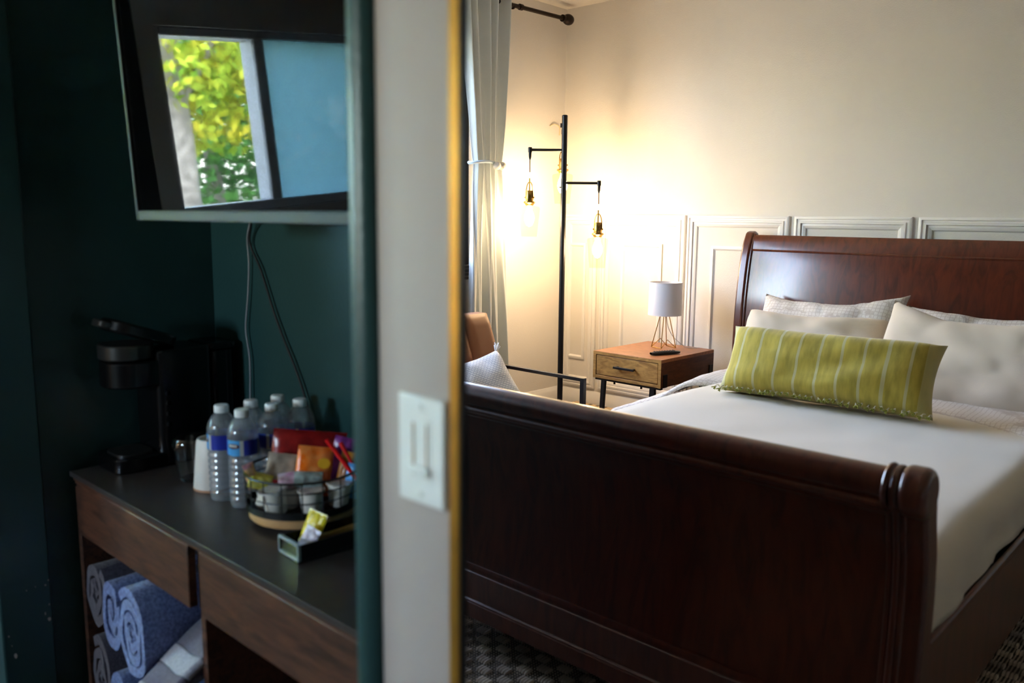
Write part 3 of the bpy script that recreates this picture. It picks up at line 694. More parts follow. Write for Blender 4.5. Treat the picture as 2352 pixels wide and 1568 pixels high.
# ------------------------------------------------------------------ curtain
M_curt = mat('pale_blue_curtain', (206,212,212), .8, sheen=.15, bump=.1, bscale=250)
cu = thing('curtain', 'pale grey-blue curtain gathered by a beaded tieback', 'curtain', (-3.52, 3.56, 0))
ZT, ZTIE = 2.545, 1.555
def cur(u, v):
    z = .06+(ZT-.06)*v
    if z > ZTIE: k = (z-ZTIE)/(ZT-ZTIE); w = .105+.085*k**.7; c = .0-.040*k**1.0; amp = .022+.030*k
    else: k = (ZTIE-z)/ZTIE; w = .105+.055*min(1,k*1.6)**.8; c = 0+.02*k; amp = .024+.020*k
    ph = u*2*math.pi*4.5
    y = c-w+2*w*u+.012*math.sin(ph*.5+1)*min(1,k*3+.2)
    x = amp*math.sin(ph)+.010*math.sin(ph*2+z*2)+.01*nz(u*5, z, 0, 1.5)
    return (x, y, z)
MB().grid(cur, 130, 70).out('curtain_panel', M_curt, cu, solid=.003, angle=85, recalc=False)
for i in range(5):
    y = -.16+.075*i; M = Matrix.Translation((.0, y, 2.495-.01)) @ Matrix.Rotation(R(90),4,'X')
    MB().lathe([(.022,-.004),(.030,-.004),(.030,.004),(.022,.004),(.022,-.004)], 18, M=M, cap=False).out('eyelet', M_bronze, cu)
tb = thing('curtain_tieback', 'white rope tieback with two white beads around the curtain', 'tieback', (-3.52, 3.56, ZTIE))
rp = []
for k in range(25):
    a = 2*math.pi*k/24; rp.append((.062*math.cos(a), .128*math.sin(a), .012*math.cos(a*2)+.018*(-math.sin(a))))
MB().tube(rp[:-1], .009, 8, closed=True).out('rope', mat('tieback_rope', (196,212,224), .8), tb)
M_bead = mat('white_bead', (232,228,220), .45, bump=.8, bscale=120)
for y in (.018, .062): MB().ball((.072,y,-.006), .024, 14, 10).out('bead', M_bead, tb)
# ------------------------------------------------------------------ armchair
M_lea = mat('brown_leather', (150,98,62), .45, var=.12, scale=6, bump=.15, bscale=300)
ch = thing('armchair', 'brown tufted leather armchair with black metal arms by the window', 'armchair', (-2.72, 2.72, 0), 0)
# local: x forward (to the bed), y across
def back_surface(front):
    def fn(u, v):
        y = -.36+.74*u; z = .36+.40*v
        k = (y+.36)/.185; f = abs(math.sin(k*math.pi)); g = abs(math.sin((v*2.0+.02)*math.pi*.5+.0))
        hz = min(1, abs(v-.42)/.10)
        puff = .034*min(1, f*1.6)**.6*min(1, hz)**.5*min(1, (1-v)*9)**.5*min(1,(v)*12)**.5
        x = -.335+.16*(1-v)+ (puff if front else -.07)
        return (x, y, z)
    return fn
mb = MB(); mb.grid(back_surface(True), 80, 44); mb.grid(back_surface(False), 8, 6)
bk = mb.out('back_cushion', M_lea, ch, angle=60)
slabs = MB(); slabs.prism([(-.335+.16+.002,.36),(-.335+.002,.762),(-.335-.07,.762),(-.335+.16-.07,.36)], -.36, .38, 'y')
slabs.out('back_frame', M_lea, ch, bevel=.006)
for k in range(1, 4):
    y = -.36+.185*k; MB().ball((-.335+.16*(1-.42)+.008, y, .36+.40*.42), .013, 12, 8, (.7,1,1)).out('button', M_lea, bk)
MB().box(-.20, .34, -.31, .31, .22, .335).out('seat_cushion', M_lea, ch, bevel=.035, seg=4)
for s in (-1, 1):
    y = .335*s; a = MB(); w = .011
    a.box(-.25, .355, y-w, y+w, .500, .516).out('arm', M_black, ch, bevel=.001)
    MB().box(.333, .355, y-w, y+w, 0, .501).out('leg', M_black, ch, bevel=.001)
    MB().box(-.25, -.228, y-w, y+w, 0, .501).out('leg', M_black, ch, bevel=.001)
    MB().box(-.228, .333, y-w, y+w, .20, .22).out('side_rail', M_black, ch, bevel=.001)
MB().box(.333, .355, -.324, .324, .20, .22).out('front_rail', M_black, ch, bevel=.001)
# white woven cushion on the chair
def woven():
    m = mat('white_woven', (236,236,236), .9, sheen=.2); N = m.node_tree.nodes; L = m.node_tree.links; b = N['Principled BSDF']
    tc = N.new('ShaderNodeTexCoord'); w = N.new('ShaderNodeTexBrick'); w.inputs['Scale'].default_value = 26; w.inputs['Mortar Size'].default_value = .06
    w.inputs['Color1'].default_value = lin((250,250,248)); w.inputs['Color2'].default_value = lin((244,244,244)); w.inputs['Mortar'].default_value = lin((204,206,212))
    L.new(tc.outputs['Object'], w.inputs['Vector']); L.new(w.outputs['Color'], b.inputs['Base Color'])
    bp = N.new('ShaderNodeBump'); bp.inputs['Strength'].default_value = .6; bp.inputs['Distance'].default_value = .003; L.new(w.outputs['Fac'], bp.inputs['Height']); bp.invert = True; L.new(bp.outputs[0], b.inputs['Normal'])
    return m
M_wov = woven()
cp = pillow('woven_cushion', .18, .18, .07, (-2.745, 2.76, .435), 38, R(66), M_wov, 31, .010, roll=R(16))
tag(cp, 'white woven cushion with tasselled corner on the brown armchair', 'cushion')
M_tas = mat('white_tassel', (238,238,236), .9); rnd = random.Random(5)
tas = MB()
for k in range(14):
    d = Vector((1+rnd.uniform(-.5,.5), 1+rnd.uniform(-.5,.5), rnd.uniform(-.25,.25))).normalized()*rnd.uniform(.04,.06)
    tas.tube([(0,0,0), d*.5+Vector((0,0,.003)), d], .0022, 4)
t0_ = tas.out('tassel', M_tas, cp); t0_.location = (.168,.168,0); t0_['kind'] = 'stuff'
for a, x, y in ((90,-.168,.168),(180,-.168,-.168),(270,.168,-.168)):
    c = clone(t0_, None, cp, (x,y,0), (0,0,R(a)))
# ------------------------------------------------------------------ light switch on the partition
sw = thing('light_switch', 'white dimmer switch plate on the white partition wall', 'light switch', (-.613, .535, 1.03))
pl = MB().box(-.0365, .0365, -.0055, 0, -.059, .059).out('plate', M_white_p, sw, bevel=.004, seg=3)
gr = mat('switch_groove', (170,140,110), .6)
fr = MB(); fr.box(-.017, .017, -.0062, -.005, -.034, .034); f_ = fr.out('slider_frame', M_white_p, sw, bevel=.001)
MB().box(-.0115, -.0085, -.0068, -.0058, -.028, .030).out('slot', gr, f_)
MB().box(.010, .0125, -.0068, -.0058, -.028, .030).out('slot', gr, f_)
MB().box(-.016, .016, -.0105, -.006, -.026, -.016).out('slider', M_white_p, sw, bevel=.002)
for z in (-.048, .048): MB().lathe([(.0032,0),(.0032,.0012),(.002,.0018)], 10, M=Matrix.Translation((0,-.0055,z)) @ Matrix.Rotation(R(90),4,'X')).out('screw', M_white_p, sw)
# ------------------------------------------------------------------ television
sw.scale = (.93,1,.93)
tv = thing('television', 'black wall-mounted flat television tilted down and reflecting a window', 'television', (-1.737, .75, 1.245))
tv.rotation_euler = (R(3.2), 0, 0)
TW, TH = .815, .475
M_screen = mat('tv_screen', (3,3,4), .025, spec=.10)
M_bez = mat('tv_bezel', (14,14,15), .5); M_chin = mat('tv_chin', (52,53,56), .45, metal=.3)
MB().box(0, TW, .004, .040, 0, TH).out('tv_back', M_blackp, tv, bevel=.004)
MB().box(.008, TW-.008, .0005, .006, .020, TH-.010).out('screen', M_screen, tv)
for nm, a, b_, c, d, m in (('bezel',0,.009,0,TH,M_bez),('bezel',TW-.009,TW,0,TH,M_bez),('bezel',.009,TW-.009,TH-.010,TH,M_bez),('chin',.009,TW-.009,0,.019,M_chin)):
    MB().box(a, b_, -.004, .008, c, d).out(nm, m, tv, bevel=.0015)
MB().box(.25, .55, .040, .075, .06, .36).out('rear_housing', M_blackp, tv, bevel=.008)
ma = MB(); ma.box(.38, .44, .07, .28, .17, .23); ma.box(.33, .49, .27, .345, .08, .33)
ma.out('mount_arm', M_black, tv)
tag(MB().tube(smooth_path([(-1.72,.93,1.30),(-1.84,1.06,1.27),(-1.90,1.085,1.20),(-1.905,1.09,1.14),(-1.915,1.09,1.06),(-1.932,1.09,.976),(-1.925,1.09,.93),(-1.918,1.09,.888),(-1.92,1.088,.79),(-1.92,1.08,.70),(-1.915,1.06,.656)],5), .0024, 6).out('television_cable', mat('grey_cable', (132,132,136), .6)), 'thin grey cable hanging straight down under the television', 'cable')
tag(MB().tube(smooth_path([(-1.70,.93,1.30),(-1.84,1.06,1.25),(-1.895,1.088,1.19),(-1.85,1.09,1.124),(-1.80,1.09,1.03),(-1.762,1.09,.97),(-1.69,1.09,.865),(-1.645,1.088,.768),(-1.62,1.085,.66)],5), .0032, 6).out('power_cable', mat('black_rubber', (12,12,13), .7)), 'black cable slanting down the alcove wall under the television', 'cable')
# ------------------------------------------------------------------ console
ZT_ = .65; YCF = .708
M_ctop = mat('console_top', (62,56,54), .32, var=.2, scale=40, bump=.08, bscale=300)
cs = thing('console', 'dark walnut console with grey-black top, drawers and open towel shelves', 'console', (0,0,0))
MB().prism([(-2.085,YCF-.006),(-.835,YCF-.006),(-1.235,1.088),(-2.085,1.088)], ZT_-.012, ZT_).out('top', M_ctop, cs, bevel=.001)
MB().prism([(-2.080,YCF),(-.835,YCF),(-1.22,1.07),(-2.080,1.07)], ZT_-.022, ZT_-.012).out('top_edging', M_console, cs)
def drawer(x0, x1):
    d = MB().box(x0, x1, YCF, YCF+.018, .497, ZT_-.023).out('drawer', M_console, cs, bevel=.002); return d
drawer(-2.062, -1.507); drawer(-1.461, -.875)
MB().box(-2.082, -2.064, YCF+.004, 1.07, 0, ZT_-.022).out('side_panel', M_console, cs, bevel=.001)
MB().box(-1.512, -1.4742, YCF+.022, YCF+.032, .49, ZT_-.022).out('slot_shade_strip', M_blackp, cs)  # black strip behind the open slot, standing in for its shade
MB().box(-1.474, -1.456, YCF+.006, 1.07, 0, ZT_-.022).out('divider', M_console, cs, bevel=.001)
MB().box(-2.064, -1.474, 1.06, 1.07, 0, .62).out('back_panel', M_console, cs)
MB().box(-1.456, -1.24, 1.055, 1.065, 0, .62).out('back_panel', M_console, cs)
for z in (.04, ): MB().box(-2.064, -1.474, YCF+.01, 1.06, z, z+.016).out('shelf', M_console, cs)
MB().prism([(-1.456,YCF+.01),(-.90,YCF+.01),(-1.22,1.055),(-1.456,1.055)], .04, .056).out('shelf', M_console, cs)
MB().prism([(-.905,YCF+.004),(-.885,YCF+.004),(-1.225,1.055),(-1.245,1.055)], 0, ZT_-.022).out('side_panel', M_console, cs)
MB().lathe([(.004,0),(.004,.002)], 8, M=Matrix.Translation((-2.072,YCF+.004,.617)) @ Matrix.Rotation(R(90),4,'X')).out('screw_cap', M_steel, cs)
# ------------------------------------------------------------------ towels
def terry(name, c, c2): return mat(name, c, .95, col2=c2, scale=160, bump=1.0, bscale=420, sheen=.4)
M_tb = terry('blue_grey_terry', (132,150,204), (80,94,146)); M_tg = terry('plum_grey_terry', (92,86,100), (66,62,76)); M_tp = terry('mauve_terry', (120,112,132), (84,78,98)); M_tw = terry('pale_band_terry', (206,204,216), (170,168,184))
def roll(name, label, m, x, z, w, h, y0, y1, turns=3.2, rot=0, seed=0, group='rolled towels'):
    n = int(turns*26); th = .80*(w/2*.9)/turns
    mb = MB(); vs = []; fs = []
    for i in range(n+1):
        a = 2*math.pi*i/26; k = i/26; r_ = .10+.90*(i/n)
        wob = 1+.09*nz(math.cos(a)*1.5+seed, math.sin(a)*1.5, k)
        ca_, sa_ = math.cos(a+rot), math.sin(a+rot)
        for rr in (r_, max(.04, r_-th/(w/2))):
            px, pz = x+w/2*rr*ca_*wob, z+h/2*rr*sa_*wob
            for yy in (y0+.006*nz(a, seed, k*3), (y0*.75+y1*.25), (y0+y1)/2, y1): vs.append((px+.004*nz(a*2, yy*9, seed), yy, pz+.004*nz(yy*9, a*2, seed)))
    for i in range(n):
        p, q = i*8, (i+1)*8
        for j in range(3): fs.append((p+j, p+j+1, q+j+1, q+j)); fs.append((p+4+j, q+4+j, q+5+j, p+5+j))
        fs.append((p, q, q+4, p+4)); fs.append((p+3, p+7, q+7, q+3))
    e = n*8
    fs += [(0,4,5,1),(1,5,6,2),(2,6,7,3),(e,e+1,e+5,e+4),(e+1,e+2,e+6,e+5),(e+2,e+3,e+7,e+6)]
    o = mb.add(vs, fs).out(name, m, recalc=True, angle=60)
    return tag(o, label, 'towel', group)
roll('rolled_towel', 'plum-grey rolled towel at the left end of the upper row', M_tg, -2.000, .368, .125, .195, .712, 1.04, 2.6, R(200), 1)
roll('rolled_towel', 'blue-grey rolled towel in the middle of the upper row', M_tb, -1.882, .362, .110, .205, .700, 1.04, 2.4, R(240), 2)
roll('rolled_towel', 'thick blue rolled towel nearest the folded towel in the upper row', M_tb, -1.750, .358, .152, .225, .690, 1.04, 3.6, R(285), 3)
roll('rolled_towel', 'plum-grey rolled towel at the left end of the lower row', M_tg, -2.000, .160, .125, .205, .712, 1.04, 2.8, R(200), 4)
roll('rolled_towel', 'blue-grey rolled towel in the middle of the lower row', M_tb, -1.875, .148, .118, .185, .705, 1.04, 2.2, R(250), 5)
roll('rolled_towel', 'dark blue rolled towel beneath the folded striped towel', M_tb, -1.747, .145, .132, .175, .72, 1.04, 3.0, R(250), 6)
roll('rolled_towel', 'grey rolled towel at the back beside the console divider', M_tg, -1.60, .15, .155, .17, .74, 1.04, 3.0, R(250), 7)
ft = thing('folded_towel', 'folded mauve towel with pale woven bands on top of the rolls', 'towel', (-1.575, .675, .245), 0)
def towel_strip(u0, u1, lift=0):
    def fn(u, v):
        s = u0+(u1-u0)*u                 # 0 = front hem, 1 = back
        y = .0+.30*s-.02; z = .005+.085*math.sin(min(1,s*1.5)*math.pi/2)+.05*s
        x = -.100+.195*v
        z += .055*v*(1-.3*s)+.010*nz(x*9, y*9, 2)+lift
        return (x, y-.04*v, z)
    return fn
for nm, a, b_, m, l in (('hem',0,.10,M_tw,.003),('towel_body',.10,.24,M_tp,0),('band',.24,.36,M_tw,.002),('towel_body',.36,1.0,M_tp,0)):
    MB().grid(towel_strip(a, b_, l), 14, 18).out(nm, m, ft, solid=.016, angle=80, recalc=False)
MB().grid(towel_strip(.02, 1, -.022), 14, 18).out('under_layer', M_tp, ft, solid=.016, angle=80, recalc=False)
# ------------------------------------------------------------------ coffee maker
cm = thing('coffee_maker', 'black single-cup coffee maker at the dark left end of the console', 'coffee maker', (-2.025, .765, ZT_))
M_cm = mat('coffee_black', (10,10,11), .22); M_cmg = mat('coffee_grey', (60,58,56), .3, metal=.6)
def rrect(x0, x1, y0, y1, r_, k=5):
    out = []
    for cx, cy, a0 in ((x1-r_,y0+r_,-90),(x1-r_,y1-r_,0),(x0+r_,y1-r_,90),(x0+r_,y0+r_,180)):
        for i in range(k+1): a = R(a0+90*i/k); out.append((cx+r_*math.cos(a), cy+r_*math.sin(a)))
    return out
MB().prism(rrect(-.07,.068,.0,.14,.03), 0, .036).out('drip_tray', M_cm, cm, bevel=.004)
MB().prism(rrect(-.05,.048,.015,.10,.025), .036, .040).out('drip_grate', M_cmg, cm)
MB().prism(rrect(-.07,.068,.105,.245,.02), 0, .285).out('body', M_cm, cm, bevel=.006)
MB().prism(rrect(-.055,.055,.245,.315,.02), .02, .27).out('water_tank', mat('smoked_tank', (16,16,18), .1), cm, bevel=.004)
MB().prism(rrect(-.06,.06,.235,.320,.02), .27, .288).out('tank_lid', M_cm, cm, bevel=.006)
hd = MB().prism(rrect(-.066,.064,.004,.15,.058), .200, .262).out('brew_head', M_cm, cm, bevel=.004)
MB().prism(rrect(-.067,.065,.002,.12,.058), .266, .302).out('head_ring', M_cmg, hd, bevel=.004)
M = Matrix.Translation((0,.15,.288)) @ Matrix.Rotation(R(-20),4,'X')
MB().prism(rrect(-.062,.060,-.150,.02,.05), 0, .030, M=M).out('lid', M_cm, cm, bevel=.006)
MB().prism(rrect(-.030,.030,-.170,-.125,.015), .004, .022, M=M).out('lid_handle', M_cmg, cm, bevel=.004)
M_dot = mat('button_light_grey', (70,72,74), .4)
for k, z in enumerate((.180,.156,.130,.104)):
    MB().lathe([(.0065,0),(.0065,.002)], 14, M=Matrix.Translation((.066,.128,z)) @ Matrix.Rotation(R(90),4,'Y')).out('button', M_dot, cm)
# ------------------------------------------------------------------ glass and cup
M_gl = clear_glass('tumbler_glass', (236,240,240), .03)
gt = MB().lathe([(.030,0),(.033,.004),(.040,.04),(.047,.082),(.046,.094),(.042,.101),(.040,.101),(.044,.093),(.045,.080),(.037,.038),(.030,.008),(.001,.008)], 28, cap=False).out('glass_tumbler', mat('tumbler', (255,255,255), .02, trans=1, ior=1.45), loc=(-1.818,.882,ZT_+.0005))
tag(gt, 'clear glass tumbler between the coffee maker and the white cup', 'glass')
M_cup = mat('white_cup', (226,216,206), .4)
cup = thing('upturned_cup', 'white tapered cup standing upside down beside the bottles', 'cup', (-1.730, .884, ZT_+.0005))
MB().lathe([(.0435,0),(.0445,.003),(.035,.108),(.032,.114),(.028,.114),(.026,.110),(.001,.108)], 32, cap=False).out('cup_wall', M_cup, cup)
MB().lathe([(.040,0),(.0445,0),(.045,.004),(.044,.006)], 32, cap=False).out('rim', mat('cup_rim', (176,130,100), .5), cup)
# ------------------------------------------------------------------ water bottles
M_pet = clear_glass('pet_plastic', (232,234,238), .10, (206,210,216), .20, True, 1.7); M_water = mat('water', (255,255,255), .0, trans=1, ior=1.33)  # grey diffuse share stands in for room light refracted by the bottles
M_cap = mat('bottle_cap', (224,224,224), .5)
def label_mat(name, seq):
    m = mat(name, (30,50,160), .35); N = m.node_tree.nodes; L = m.node_tree.links; b = N['Principled BSDF']
    tc = N.new('ShaderNodeTexCoord'); sp = N.new('ShaderNodeSeparateXYZ'); L.new(tc.outputs['Object'], sp.inputs[0])
    at = N.new('ShaderNodeMath'); at.operation = 'ARCTAN2'; L.new(sp.outputs['Y'], at.inputs[0]); L.new(sp.outputs['X'], at.inputs[1])
    mr = N.new('ShaderNodeMapRange'); mr.inputs['From Min'].default_value = -math.pi; mr.inputs['From Max'].default_value = math.pi; L.new(at.outputs[0], mr.inputs[0])
    r = N.new('ShaderNodeValToRGB'); cr = r.color_ramp; cr.interpolation = 'CONSTANT'
    cr.elements[0].position = 0; cr.elements[0].color = lin(seq[0][1]); cr.elements[1].position = seq[1][0]; cr.elements[1].color = lin(seq[1][1])
    for p_, c in seq[2:]: e = cr.elements.new(p_); e.color = lin(c)
    L.new(mr.outputs[0], r.inputs[0]); L.new(r.outputs[0], b.inputs['Base Color']); return m
LB, DB, GY, WH = (70,150,210), (34,48,150), (170,168,170), (210,214,220)
M_lab = label_mat('bottle_label', [(0,DB),(.30,GY),(.33,DB),(.42,LB),(.585,GY),(.625,DB),(.80,GY),(.83,DB)])
bprof = [(.001,.003),(.022,.002),(.028,.0),(.0305,.008)]
z = .014
for k in range(7):
    bprof += [(.0312,z),(.0312,z+.006),(.0290,z+.009),(.0292,z+.0105)]; z += .0135
bprof += [(.0318,.112),(.0318,.146),(.0322,.150),(.0318,.158),(.0285,.170),(.021,.182),(.0145,.190),(.0128,.194),(.0128,.200),(.001,.201)]
wb = thing('water_bottle', 'x', 'bottle', (0,0,0), 0, 'water bottles on the console')
MB().lathe(bprof, 28, cap=False).out('bottle_body', M_pet, wb, angle=70)
MB().lathe([(.0150,.190),(.0152,.191),(.0152,.203),(.0135,.2055),(.001,.206)], 24, cap=True).out('cap', M_cap, wb, angle=50)
lb = MB().lathe([(.0322,.113),(.0322,.145)], 36, cap=False).out('label', M_lab, wb, recalc=True)
rd = label_mat('label_emblem', [(0,(60,20,24)),(.5,(60,20,24))]); 
em = MB()
for k in range(9):
    a = R(-20+k*5.5); a2 = R(-20+(k+1)*5.5); r_ = .0325; zt_, zb_ = .1385-.0003*(k-4)**2*.5, .1275+.0003*(k-4)**2*.5
    em.add([(r_*math.cos(a),r_*math.sin(a),zb_),(r_*math.cos(a2),r_*math.sin(a2),zb_),(r_*math.cos(a2),r_*math.sin(a2),zt_),(r_*math.cos(a),r_*math.sin(a),zt_)], [(0,1,2,3)])
em.out('emblem', mat('emblem_dark', (70,22,26), .4), lb, recalc=True)
M_letter = mat('emblem_white', (220,216,212), .5); le = MB()
for k in range(5):
    a = R(-14+k*7.2); a2 = a+R(4.6); r_ = .0328
    le.add([(r_*math.cos(a),r_*math.sin(a),.1315),(r_*math.cos(a2),r_*math.sin(a2),.1315),(r_*math.cos(a2),r_*math.sin(a2),.1365),(r_*math.cos(a),r_*math.sin(a),.1365)], [(0,1,2,3)])
le.out('emblem_marks', M_letter, lb, recalc=True)
BOT = [(-1.649,.866,R(-120),'capped water bottle with royal blue label just right of the white cup'),
       (-1.580,.875,R(-72),'foremost water bottle with light blue label'),
       (-1.648,.935,R(120),'water bottle behind the two front bottles, half hidden'),
       (-1.585,.949,R(-165),'water bottle with dark blue label left of the red snack bag'),
       (-1.650,1.003,R(160),'rearmost water bottle against the teal alcove wall'),
       (-1.583,1.017,R(200),'rightmost water bottle behind the red snack bag')]
for i, (x, y, a, l) in enumerate(BOT):
    if i == 0: wb.location = (x, y, ZT_+.0005); wb.rotation_euler = (0,0,a); wb['label'] = l
    else: copy_thing(wb, (x, y, ZT_+.0005), a, l)
# ------------------------------------------------------------------ turntable and wire basket
BXc, BYc = -1.425, .918
lz = thing('turntable', 'round bamboo turntable under the wire basket', 'turntable', (BXc, BYc, ZT_))
MB().lathe([(.070,0),(.072,.008),(.070,.012)], 32).out('foot_ring', M_black, lz)
MB().lathe([(.104,.012),(.107,.016),(.107,.026),(.104,.029)], 48).out('disc', M_lazy, lz)
bk = thing('wire_basket', 'round black wire basket full of snacks and creamers', 'basket', (BXc, BYc, ZT_+.0295))
MB().lathe([(.106,0),(.112,.003),(.112,.016),(.110,.016),(.108,.004),(.001,.003)], 48, cap=False).out('base_pan', M_black, bk, recalc=True)
def ringpts(r_, z, n=48): return [(r_*math.cos(2*math.pi*k/n), r_*math.sin(2*math.pi*k/n), z) for k in range(n)]
MB().tube(ringpts(.113,.075), .0024, 6, closed=True).out('rim_wire', M_black, bk)
for z in (.034,.054): MB().tube(ringpts(.112,z), .0013, 5, closed=True).out('hoop_wire', M_black, bk)
for k in range(18):
    a = 2*math.pi*(k+.3)/18; MB().tube([(.1115*math.cos(a),.1115*math.sin(a),.008),(.1125*math.cos(a),.1125*math.sin(a),.075)], .0014, 5).out('upright_wire', M_black, bk)
hp = [(.113*math.cos(R(a)), .113*math.sin(R(a)), .075) for a in (40,40)]
# ------------------------------------------------------------------ what the basket holds
BZ = ZT_+.0345
fwd = Vector((.83,-.55,0)); lft = Vector((-.55,-.83,0))       # towards the viewer, and to the viewer's left
def bp_(f, l, z): p_ = Vector((BXc,BYc,BZ))+fwd*f+lft*l; return (p_.x, p_.y, BZ+z)
HD = math.atan2(-.55,.83)
def pouch(name, label, cat, w, h, t, loc, rot, cols, group='snacks in the wire basket', sc=30, marks=None):
    m = mat(name+'_film', cols[0], .25, col2=cols[1], scale=sc) if len(cols) > 1 else mat(name+'_film', cols[0], .25)
    o = thing(name, label, cat, loc, 0, group)
    o.rotation_euler = rot
    def fn(s):
        def f(u, v):
            e = max(0,(1-abs(2*u-1)**3)*(1-abs(2*v-1)**3)); return (-w/2+w*u+.002*math.sin(v*40)*(abs(2*v-1)>.9), s*(t/2*e**.6)+.002*nz(u*5,v*5,3+len(label)), h*v)
        return f
    mb = MB(); mb.grid(fn(-1), 16, 20); mb.grid(fn(1), 16, 20)
    b0_ = mb.out('wrapper', m, o, weld=1e-5, angle=60)
    for z0_, z1_ in ((0,.006),(h-.006,h)):
        MB().box(-w/2, w/2, -.0012, .0012, z0_, z1_).out('seal', m, o)
    if marks:
        for mm in marks: mm(o)
    return o
def face(lean, yaw): # local -y looks at the viewer
    return (R(lean), 0, HD+R(90)+R(yaw))
def letters(txt, col, size, x, z, y, rz=0):
    def f(o):
        c = bpy.data.curves.new('print', 'FONT'); c.body = txt; c.size = size; c.extrude = .0003; c.align_x = 'CENTER'
        c.materials.append(mat('print_ink', col, .5)); tmp = bpy.data.objects.new('tmp', c); COL.objects.link(tmp); me_ = bpy.data.meshes.new_from_object(tmp.evaluated_get(bpy.context.evaluated_depsgraph_get())); bpy.data.objects.remove(tmp); t_ = bpy.data.objects.new('print', me_); COL.objects.link(t_); t_.parent = o
        t_.location = (x, y, z); t_.rotation_euler = (R(90), 0, 0); 
    return f
def patch(col, w, h, x, z, y):
    def f(o):
        n = 14; MB().add([(x+w/2*math.cos(2*math.pi*k/n), y, z+h/2*math.sin(2*math.pi*k/n)) for k in range(n)], [tuple(range(n))]).out('printed_patch', mat('patch_ink', col, .4), o, recalc=False)
    return f
pouch('snack_bag', 'big dark red snack bag leaning at the back of the basket', 'snack bag', .15, .118, .03, bp_(-.040,-.004,.014), (R(-14), R(7), HD+R(90)+R(0)), [(150,26,26),(104,14,18)], marks=[letters('m', (236,230,226), .05, -.036, .035, -.016)])
pouch('snack_packet', 'bright orange snack packet in the middle of the basket', 'snack packet', .072, .098, .02, bp_(.018,-.014,.016), (R(-12), R(10), HD+R(90)+R(4)), [(252,112,8),(252,156,84)], sc=55, marks=[patch((246,180,40), .026, .022, .017, .066, -.0115)])
pouch('snack_packet', 'purple foil snack packet left of the red straws', 'snack packet', .045, .105, .014, bp_(-.02,-.062,.018), (R(-10), R(14), HD+R(90)-R(10)), [(92,30,96),(140,60,140)])
pouch('chocolate_bar', 'slim brown and gold chocolate bar standing upright', 'chocolate bar', .030, .100, .012, bp_(.030,-.070,.006), (R(-8), R(12), HD+R(90)-R(15)), [(70,38,24),(190,120,40)], sc=14)
pouch('snack_packet', 'small blue foil packet at the right of the basket', 'snack packet', .035, .070, .012, bp_(.040,-.092,.012), (R(-6), R(10), HD+R(90)-R(20)), [(40,120,210),(120,190,240)])
M_red = mat('red_straw', (214,18,22), .25)
for i, (l0, l1, z1, lab) in enumerate(((-.105,-.048,.128,'longer red plastic straw crossing the snacks'),(-.112,-.076,.120,'shorter red plastic straw at the right of the basket'))):
    a, b_ = Vector(bp_(.045-.004*i,l0,.052)), Vector(bp_(.012,l1,z1))
    tag(MB().tube([a,(a+b_)/2,b_], .0045, 10).out('candy_straw', M_red), lab, 'straw', 'red straws in the basket')
# portion cups
M_pc = mat('cup_white', (224,216,206), .4); M_foil = mat('cup_foil', (200,190,186), .35, col2=(150,140,150), scale=60)
def pcup(loc, lab, tilt=(0,0,0), s=1.0):
    o = thing('creamer_cup', lab, 'cup', loc, 0, 'portion cups in the basket'); o.rotation_euler = tilt
    MB().lathe([(.0165*s,0),(.0185*s,.002),(.0235*s,.040*s),(.0235*s,.043*s),(.027*s,.0435*s),(.027*s,.0455*s)], 24).out('cup_body', M_pc, o)
    MB().lathe([(.0268*s,.0455*s),(.0268*s,.0465*s),(.001,.0470*s)], 24, cap=False).out('foil_lid', M_foil, o); return o
pcup(bp_(.064,.050,0), 'white portion cup at the left front of the basket', (R(8),R(-5),0), 1.08)
pcup(bp_(.072,-.016,0), 'white portion cup at the front centre of the basket', (0,0,0), 1.0)
pcup(bp_(.055,-.068,.004), 'white portion cup at the right front of the basket', (R(-5),0,0), 1.0)
pcup(bp_(.020,.080,0), 'small white portion cup at the far left of the basket', (R(-14),R(20),0), .8)
pcup(bp_(.030,.028,.0), 'white portion cup behind the front two', (0,R(6),0), .95)
# sweetener sachets
def sachet(name, lab, w, h, loc, rot, cols, sc=40): return pouch(name, lab, 'sachet', w, h, .008, loc, rot, cols, 'sweetener sachets', sc)
sachet('sweetener_sachet', 'upright yellow and pink sachet at the left rim of the basket', .022, .050, bp_(.018,.094,.040), (R(-6), R(-12), HD+R(90)+R(30)), [(240,208,40),(220,150,170)], 30)
sachet('sweetener_sachet', 'yellow sachet lying across the left portion cups', .045, .050, bp_(.050,.084,.046), (R(-70), R(18), HD+R(90)), [(236,214,70),(240,226,130)], 60)
sachet('sweetener_sachet', 'crumpled beige sachet behind the yellow one', .060, .055, bp_(.000,.045,.046), (R(-30), R(10), HD+R(90)), [(190,172,156),(160,142,128)], 30)
sachet('sweetener_sachet', 'pale pink sachet lying near the orange packet', .050, .045, bp_(.052,.022,.046), (R(-66), R(-6), HD+R(90)), [(216,196,210),(180,120,150)], 40)
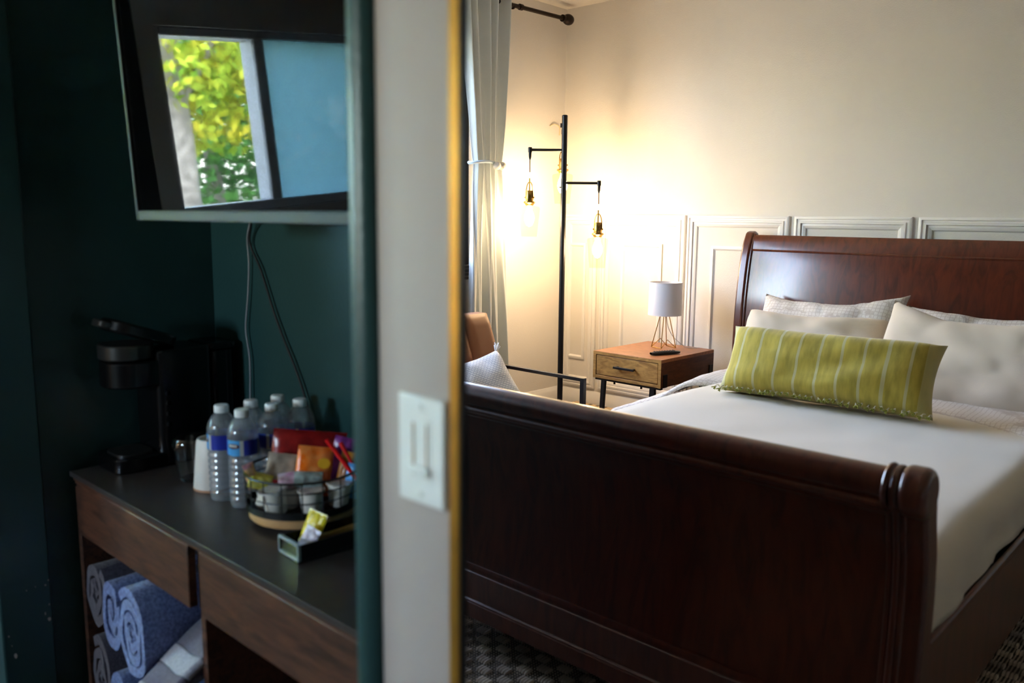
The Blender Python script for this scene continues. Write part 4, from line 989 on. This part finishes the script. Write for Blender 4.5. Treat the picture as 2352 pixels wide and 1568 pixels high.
sachet('sweetener_sachet', 'white and green sachet below the orange packet', .055, .040, bp_(.060,-.010,.047), (R(-60), R(6), HD+R(90)), [(190,196,194),(120,140,140)], 40)
# ------------------------------------------------------------------ condiment tray in front
tr = thing('condiment_tray', 'small black tray with clear acrylic end on the console front', 'tray', (-1.262, .779, ZT_), R(86))
M_acr = clear_glass('acrylic', (214,226,232), .05)
# local +x runs away to the right behind the teal corner
MB().box(0, .20, -.035, .035, 0, .006).out('tray_base', M_blackp, tr, bevel=.001)
for s in (-1, 1): MB().box(0, .20, s*.035-(.003 if s > 0 else 0), s*.035+(.003 if s < 0 else 0), .006, .034).out('tray_side', M_blackp, tr)
MB().box(.197, .20, -.032, .032, .006, .034).out('tray_side', M_blackp, tr)
MB().box(.001, .004, -.032, .032, .006, .034).out('acrylic_end', M_acr, tr)
for z in (.0065, .034): MB().box(-.001, .005, -.035, .035, z-.002, z+.002).out('acrylic_edge', mat('acrylic_edge', (150,160,172), .25), tr)
for y in (-.034,.034): MB().box(-.001, .005, y-.0015, y+.0015, .006, .034).out('acrylic_edge', mat('acrylic_edge', (150,160,172), .25), tr)
sachet('sweetener_sachet', 'yellow sachet standing in the front of the black tray', .040, .064, (-1.268, .822, ZT_+.012), (R(-16), R(14), R(20)), [(232,208,36),(226,204,60)], 20)
pouch('sugar_sachet', 'white and red striped sachet leaning in front of the yellow one', 'sachet', .030, .046, .006, (-1.254, .803, ZT_+.010), (R(-20), R(22), R(20)), [(220,206,216),(206,190,206)], 'sweetener sachets', 30)
M_st = mat('stir_stick_wood', (190,140,70), .6)
for i, (a, b_, z) in enumerate(((-.022,.004,.012),(-.010,.016,.016),(.004,.022,.014),(-.016,.024,.020))):
    q = Matrix.Translation((-1.262,.779,ZT_)) @ Matrix.Rotation(R(86),4,'Z')
    mb = MB(); mb.tube([q@Vector((.04,a,z+.012)), q@Vector((.19,b_,z))], .003, 6)
    tag(mb.out('stir_stick', M_st), 'thin wooden stir stick lying in the black tray', 'stir stick', 'stir sticks in the tray')
